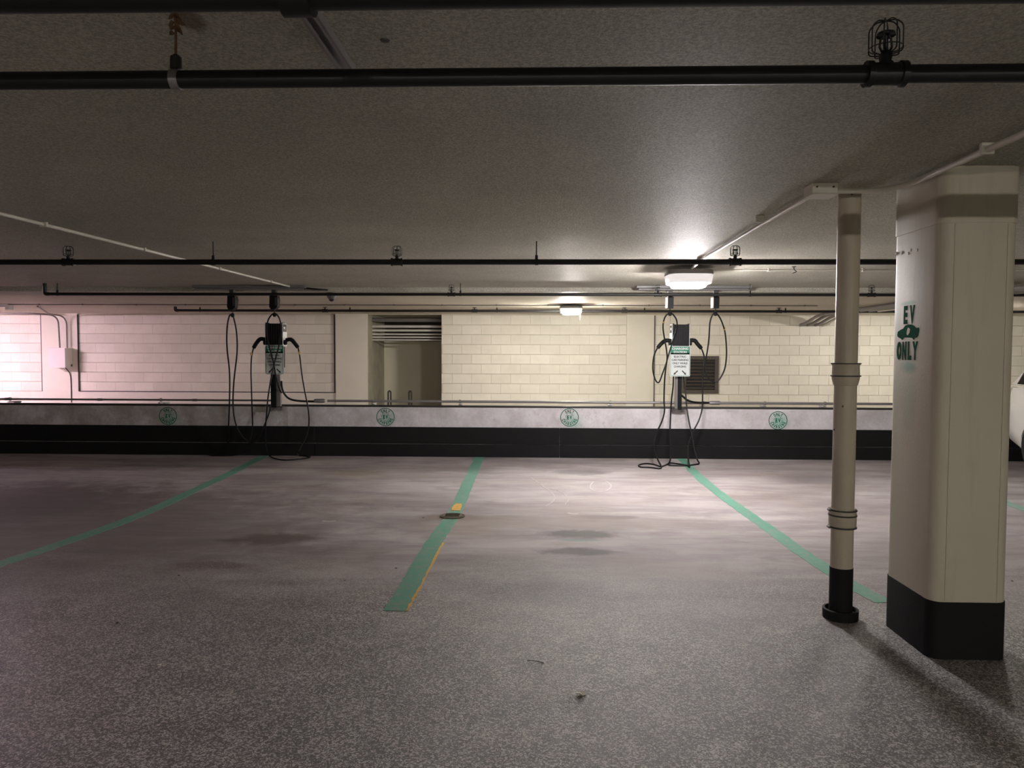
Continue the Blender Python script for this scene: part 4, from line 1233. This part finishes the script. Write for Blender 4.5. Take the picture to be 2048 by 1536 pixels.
m_ = ribbon('bay_line', [fl_(1362, 917), fl_(1405, 960), fl_(1460, 1003), fl_(1530, 1052), fl_(1605, 1106), fl_(1700, 1168), fl_(1768, 1205)], 0.115, M['line'], label='bright green bay line running from the right charger to the column', group=G)
ribbon('bay_line', [fl_(528, 912), fl_(470, 942), fl_(380, 985), fl_(270, 1034), fl_(120, 1088), fl_(0, 1128), fl_(-250, 1210)], 0.125, M['line'], label='dim green bay line at left running off the picture edge', group=G)
ribbon('bay_line', [(4.72, 9.9), (4.62, 8.2), fl_(2030, 1012), (4.45, 5.4), (4.5, 4.1)], 0.12, M['line'], label='green bay line at the far right beyond the column', group=G)
# yellow paint showing along the middle line
ribbon('yellow_trace', [(x + 0.068, y) for x, y in [fl_(868, 1085), fl_(820, 1170), fl_(788, 1222)]], lambda t: 0.014, M['yellow'], 0.005, 0.0025, 'thin trace of old yellow paint along the middle bay line', 'paint mark')
yp = [fl_(*q) for q in ((903, 1021), (905, 1014), (911, 1008), (923, 1008), (924, 1013), (920, 1022))]
k = len(yp)
o = MB().add([(x, y, 0.0045) for x, y in yp] + [(x, y, 0.0005) for x, y in yp], [tuple(range(k)), tuple(range(k, 2 * k))] + [(i, (i + 1) % k, k + (i + 1) % k, k + i) for i in range(k)]).build('yellow_patch', M['yellow'])
tag(o, 'small yellow paint patch on the middle bay line', 'paint mark')
# floor drain
dx, dy = fl_(905, 1033)
o = empty('floor_drain', (dx, dy, 0), 'round rusty floor drain lid on the middle bay line', 'drain')
MB().lathe([(0.105, 0.0), (0.107, 0.009), (0.095, 0.010), (0.093, 0.004), (0.0, 0.004)], (dx, dy, 0), 32).build('drain_ring', M['drain'], o, True)
MB().lathe([(0.090, 0.004), (0.089, 0.012), (0.0, 0.014)], (dx, dy, 0), 28).build('drain_lid', M['drain'], o, True)
for k in range(5):
    MB().box(dx - 0.06, dx + 0.06, dy - 0.05 + k * 0.025 - 0.004, dy - 0.05 + k * 0.025 + 0.004, 0.0125, 0.017, 0.001).build('lid_rib', M['drain'], o)
# chalky scratches
def chalk(pts, wd, label):
    ribbon('scuff_mark', [fl_(*q) for q in pts], wd, M['chalk'], 0.004, 0.0015, label, 'scuff', 'pale scuff marks on the floor')
chalk([(1180, 972), (1190, 963), (1212, 963), (1222, 972), (1214, 981), (1195, 983), (1182, 978), (1180, 972)], 0.018, 'pale ring-shaped scuff on the floor before the right charger')
chalk([(1062, 955), (1085, 972), (1106, 988), (1108, 1001), (1092, 1012)], 0.009, 'pale curved scuff on the floor left of the ring-shaped scuff')
chalk([(1098, 976), (1122, 984), (1136, 998), (1130, 1010)], 0.009, 'pale short curved scuff between the long curve and the ring scuff')
chalk([(1135, 1026), (1145, 1028), (1156, 1028)], 0.03, 'small white fleck on the floor before the dark stains')
chalk([(644, 1042), (658, 1043), (672, 1042)], 0.024, 'short pale dash on the floor left of the middle line')
# debris
def leaf(px, py, s, label, mat='leaf', flat=0.4):
    x, y = fl_(px, py)
    vs, fs = [], []
    n = 10
    for i in range(n):
        a = 2 * PI * i / n
        r = s * (0.55 + 0.45 * random.random())
        vs.append((x + r * math.cos(a), y + r * math.sin(a) * 0.7, 0.002 + random.random() * s * flat))
    vs.append((x, y, s * 0.5 * flat + 0.003)); vs.append((x, y, 0.0005))
    for i in range(n): fs += [(i, (i + 1) % n, n), (n + 1, (i + 1) % n, i)]
    o = MB().add(vs, fs).build('dry_leaf' if mat == 'leaf' else 'debris_crumb', M[mat])
    tag(o, label, 'leaf' if mat == 'leaf' else 'debris')
leaf(1163, 1390, 0.026, 'curled pale dry leaf on the floor at lower middle', flat=0.5)
leaf(319, 1331, 0.014, 'small dark-edged dry leaf on the floor at lower left')
leaf(683, 1331, 0.008, 'dark crumb on the floor below the green bay line end', 'darkmetal')
leaf(692, 1293, 0.008, 'dark crumb on the floor just below the end of the middle bay line', 'darkmetal')
leaf(235, 1247, 0.014, 'dark crumb on the floor at the left, lowest of the left ones', 'darkmetal')
leaf(358, 1152, 0.012, 'dark crumb on the floor at left, nearest the dim bay line', 'darkmetal')
leaf(689, 1161, 0.010, 'white crumb on the floor left of the middle line', 'chalk')
leaf(846, 1036, 0.014, 'dark crumb just left of the floor drain', 'darkmetal')
leaf(792, 1137, 0.010, 'dark crumb left of the middle bay line', 'darkmetal')
leaf(2024, 1163, 0.012, 'dark crumb on the floor right of the column', 'darkmetal')
leaf(1712, 1303, 0.006, 'white crumb between the drain pipe foot and the column', 'chalk')
leaf(1676, 1281, 0.006, 'white crumb in front of the drain pipe foot', 'chalk')
p = at(1070, 1323, Z=0.003)
tag(MB().tube(smoothpath([(p.x - 0.035, p.y + 0.01, 0.003), (p.x, p.y, 0.006), (p.x + 0.04, p.y - 0.012, 0.003)]), 0.0018, 6).build('twig', M['darkmetal'], None, True), 'thin dark twig on the floor above the pale leaf', 'twig')
# marks on the ceiling
p = at(770, 80, Z=ZC)
tag(MB().lathe([(0, ZC - 0.004), (0.012, ZC - 0.003), (0.013, ZC)], (p.x, p.y, 0), 12).build('anchor_plug', M['darkmetal']), 'small dark plug in the ceiling right of the strut channel', 'plug')

# ------------------------------------------------------------------ white hatchback beyond the column
def make_car(x0, yr):
    """tail towards the low wall at y = yr, nose towards -Y; left-seen flank at x = x0"""
    W = 0.89
    cx = x0 + W
    o = empty('car', (cx, yr - 2.1, 0), 'white hatchback parked tail to the low wall behind the column at the right edge', 'car')
    def P(s, u, z): return (cx + u, yr - s, z)
    st = [(0.00, .62, .42, .80), (0.03, .76, .34, .98), (0.14, .84, .29, 1.03), (0.40, .875, .22, 1.05), (0.9, .89, .19, 1.04), (2.2, .89, .18, 1.00), (3.0, .885, .19, .97), (3.35, .875, .20, .93), (3.8, .84, .21, .83), (4.08, .76, .24, .74), (4.17, .62, .30, .66)]
    m = MB(); rows = []
    for s, w_, zb, zt in st:
        r = [(0, zb), (w_ * .88, zb), (w_ * .97, zb + .07), (w_, zb + .22), (w_ * .995, (zb + zt) / 2 + .08), (w_ * .97, zt - .10), (w_ * .93, zt - .02), (w_ * .85, zt), (0, zt + .015)]
        ring = [P(s, a, b) for a, b in r] + [P(s, -a, b) for a, b in r[::-1][1:-1]]
        rows.append(ring)
    N = len(rows[0])
    for r in rows: m.v += r
    for i in range(len(rows) - 1):
        for j in range(N):
            a = i * N + j; b = i * N + (j + 1) % N
            m.f.append((a, b, b + N, a + N))
    m.f.append(tuple(range(N))); m.f.append(tuple(range((len(rows) - 1) * N, len(rows) * N)))
    body = m.build('body', M['carpaint'], o, True)
    # wheel arches cut out of the body
    cm = MB()
    for s in (0.78, 3.33):
        cm.lathe([(0.345, -1.0), (0.345, 1.0)], (cx, yr - s, 0.31), 32, 'X')
    cut = cm.build('cutter', M['tyre'])
    body.location = body.location
    bo = body.modifiers.new('b', 'BOOLEAN'); bo.object = cut; bo.operation = 'DIFFERENCE'; bo.solver = 'EXACT'
    bpy.context.view_layer.update()
    dg = bpy.context.evaluated_depsgraph_get()
    me = bpy.data.meshes.new_from_object(body.evaluated_get(dg))
    body.modifiers.clear(); body.data = me
    bpy.data.objects.remove(cut)
    # inner wells
    MB().box(cx - 0.60, cx + 0.60, yr - 3.75, yr - 0.35, 0.20, 0.75).build('underbody', M['tyre'], o)
    # cabin
    gl = MB(); rf = MB()
    prof = [(0.10, 1.02), (0.42, 1.38), (0.62, 1.455), (1.2, 1.49), (1.9, 1.475), (2.25, 1.42), (3.05, .965)]
    wr = [.80, .70, .66, .65, .64, .66, .76]
    base = [(s, z) for s, z in prof]
    # roof shell
    vs = []
    for (s, z), w_ in zip(prof, wr):
        for u in (-1, -.5, 0, .5, 1): vs.append(P(s, u * w_, z - (0.02 if abs(u) == 1 else 0)))
    fs = []
    for i in range(len(prof) - 1):
        for j in range(4):
            a = i * 5 + j; fs.append((a, a + 1, a + 6, a + 5))
    # side skins down to the belt
    side = []
    for sgn in (-1, 1):
        k = len(vs)
        for (s, z), w_ in zip(prof, wr):
            vs.append(P(s, sgn * w_, z - .02)); vs.append(P(s, sgn * (.865 if 0.3 < s < 3 else .80), 0.985))
        for i in range(len(prof) - 1):
            a = k + i * 2; fs.append((a, a + 1, a + 3, a + 2))
    rf.add(vs, fs); rf.build('cabin_shell', M['carpaint'], o, True)
    # glass: side windows, windscreen, tailgate window (slightly proud)
    for sgn in (-1, 1):
        for (sa, sb, name) in ((0.30, 0.72, 'quarter_window'), (0.80, 1.60, 'rear_door_window'), (1.68, 2.62, 'front_door_window')):
            vs = []
            for s in [sa + (sb - sa) * t / 4 for t in range(5)]:
                zt = None
                for (s0, z0), (s1, z1), w0, w1 in zip(prof[:-1], prof[1:], wr[:-1], wr[1:]):
                    if s0 <= s <= s1:
                        t = (s - s0) / (s1 - s0); zt = z0 + (z1 - z0) * t - .02; wt = w0 + (w1 - w0) * t
                zlo = 1.035
                zhi = max(zlo + 0.02, zt - 0.05)
                for z in (zlo, zhi):
                    f_ = (z - .985) / max(0.02, zt - .985)
                    vs.append(P(s, sgn * (.865 + (wt - .865) * f_ + .008), z))
            fs = [(i * 2, i * 2 + 1, i * 2 + 3, i * 2 + 2) for i in range(4)]
            k = len(vs); vs2 = [(v[0] - sgn * 0.006, v[1], v[2]) for v in vs]
            MB().add(vs + vs2, fs + [tuple(q + k for q in f) for f in fs]).build(name, M['glassdark'], o)
        MB().box(cx + sgn * .868 - .006, cx + sgn * .868 + .006, yr - 2.9, yr - 0.16, 1.0, 1.022, 0.003).build('belt_trim', M['chrome'], o)
        MB().box(cx + sgn * .893 - .008, cx + sgn * .893 + .006, yr - 2.95, yr - 1.20, .27, .33, 0.006).build('sill_trim', M['plastic'], o)
        MB().box(cx + sgn * 1.0 - .09, cx + sgn * 1.0 + .07, yr - 2.62, yr - 2.50, .99, 1.09, 0.03).build('side_mirror', M['carpaint'], o, True)
        for yy in (1.05, 1.95):
            MB().box(cx + sgn * .895 - .012, cx + sgn * .895 + .014, yr - yy - .09, yr - yy + .09, .80, .825, 0.008).build('door_handle', M['carpaint'], o, True)
        for s in (0.78, 3.33):
            wx = cx + sgn * 0.79
            wl = MB().lathe([(0.20, -.10), (0.30, -.10), (0.318, -.08), (0.318, .08), (0.30, .10), (0.20, .10)], (wx, yr - s, 0.318), 32, 'X').build('wheel', M['tyre'], o, True)
            m = MB().lathe([(0.205, .02), (0.205, .085), (0.19, .085), (0.18, .05), (0.0, .05)] if sgn > 0 else [(0.205, -.02), (0.205, -.085), (0.19, -.085), (0.18, -.05), (0, -.05)], (wx, yr - s, 0.318), 28, 'X')
            for k in range(5):
                R_ = Matrix.Translation((wx + sgn * .06, yr - s, 0.318)) @ Matrix.Rotation(2 * PI * k / 5, 4, 'X')
                m.box(-.01, .02, -.025, .025, 0.02, 0.195, 0.006, R_)
            m.build('rim', M['rim'], wl, True)
        MB().box(cx + sgn * .55 - .12, cx + sgn * .55 + .10, yr - .16, yr - .01, .80, .98, 0.03).build('tail_lamp', M['taillight'], o, True)
        MB().box(cx + sgn * .66 - .12, cx + sgn * .66 + .10, yr - 4.13, yr - 3.98, .60, .70, 0.03).build('headlamp', M['whiteplastic'], o, True)
    def pane(sa, za, wa, sb, zb, wb, name, off):
        vs = [P(sa, -wa, za), P(sa, wa, za), P(sb, wb, zb), P(sb, -wb, zb)]
        nrm = (Vector(vs[1]) - Vector(vs[0])).cross(Vector(vs[3]) - Vector(vs[0])).normalized()
        if nrm.z < 0: nrm = -nrm
        a = [tuple(Vector(v) + nrm * off) for v in vs]
        b = [tuple(Vector(v) + nrm * (off - 0.006)) for v in vs]
        MB().add(a + b, [(0, 1, 2, 3), (4, 5, 6, 7), (0, 1, 5, 4), (1, 2, 6, 5), (2, 3, 7, 6), (3, 0, 4, 7)]).build(name, M['glassdark'], o)
    pane(0.14, 1.065, .74, 0.41, 1.365, .62, 'tailgate_window', 0.012)
    pane(2.96, 1.015, .70, 2.30, 1.39, .60, 'windscreen', 0.012)
    MB().box(cx - .60, cx + .60, yr - 4.17, yr - 4.05, .38, .52, 0.02).build('grille', M['plastic'], o)
    return o
cpx = at(2026, 800, Y=9.25).x
make_car(cpx - 0.02, 9.52)
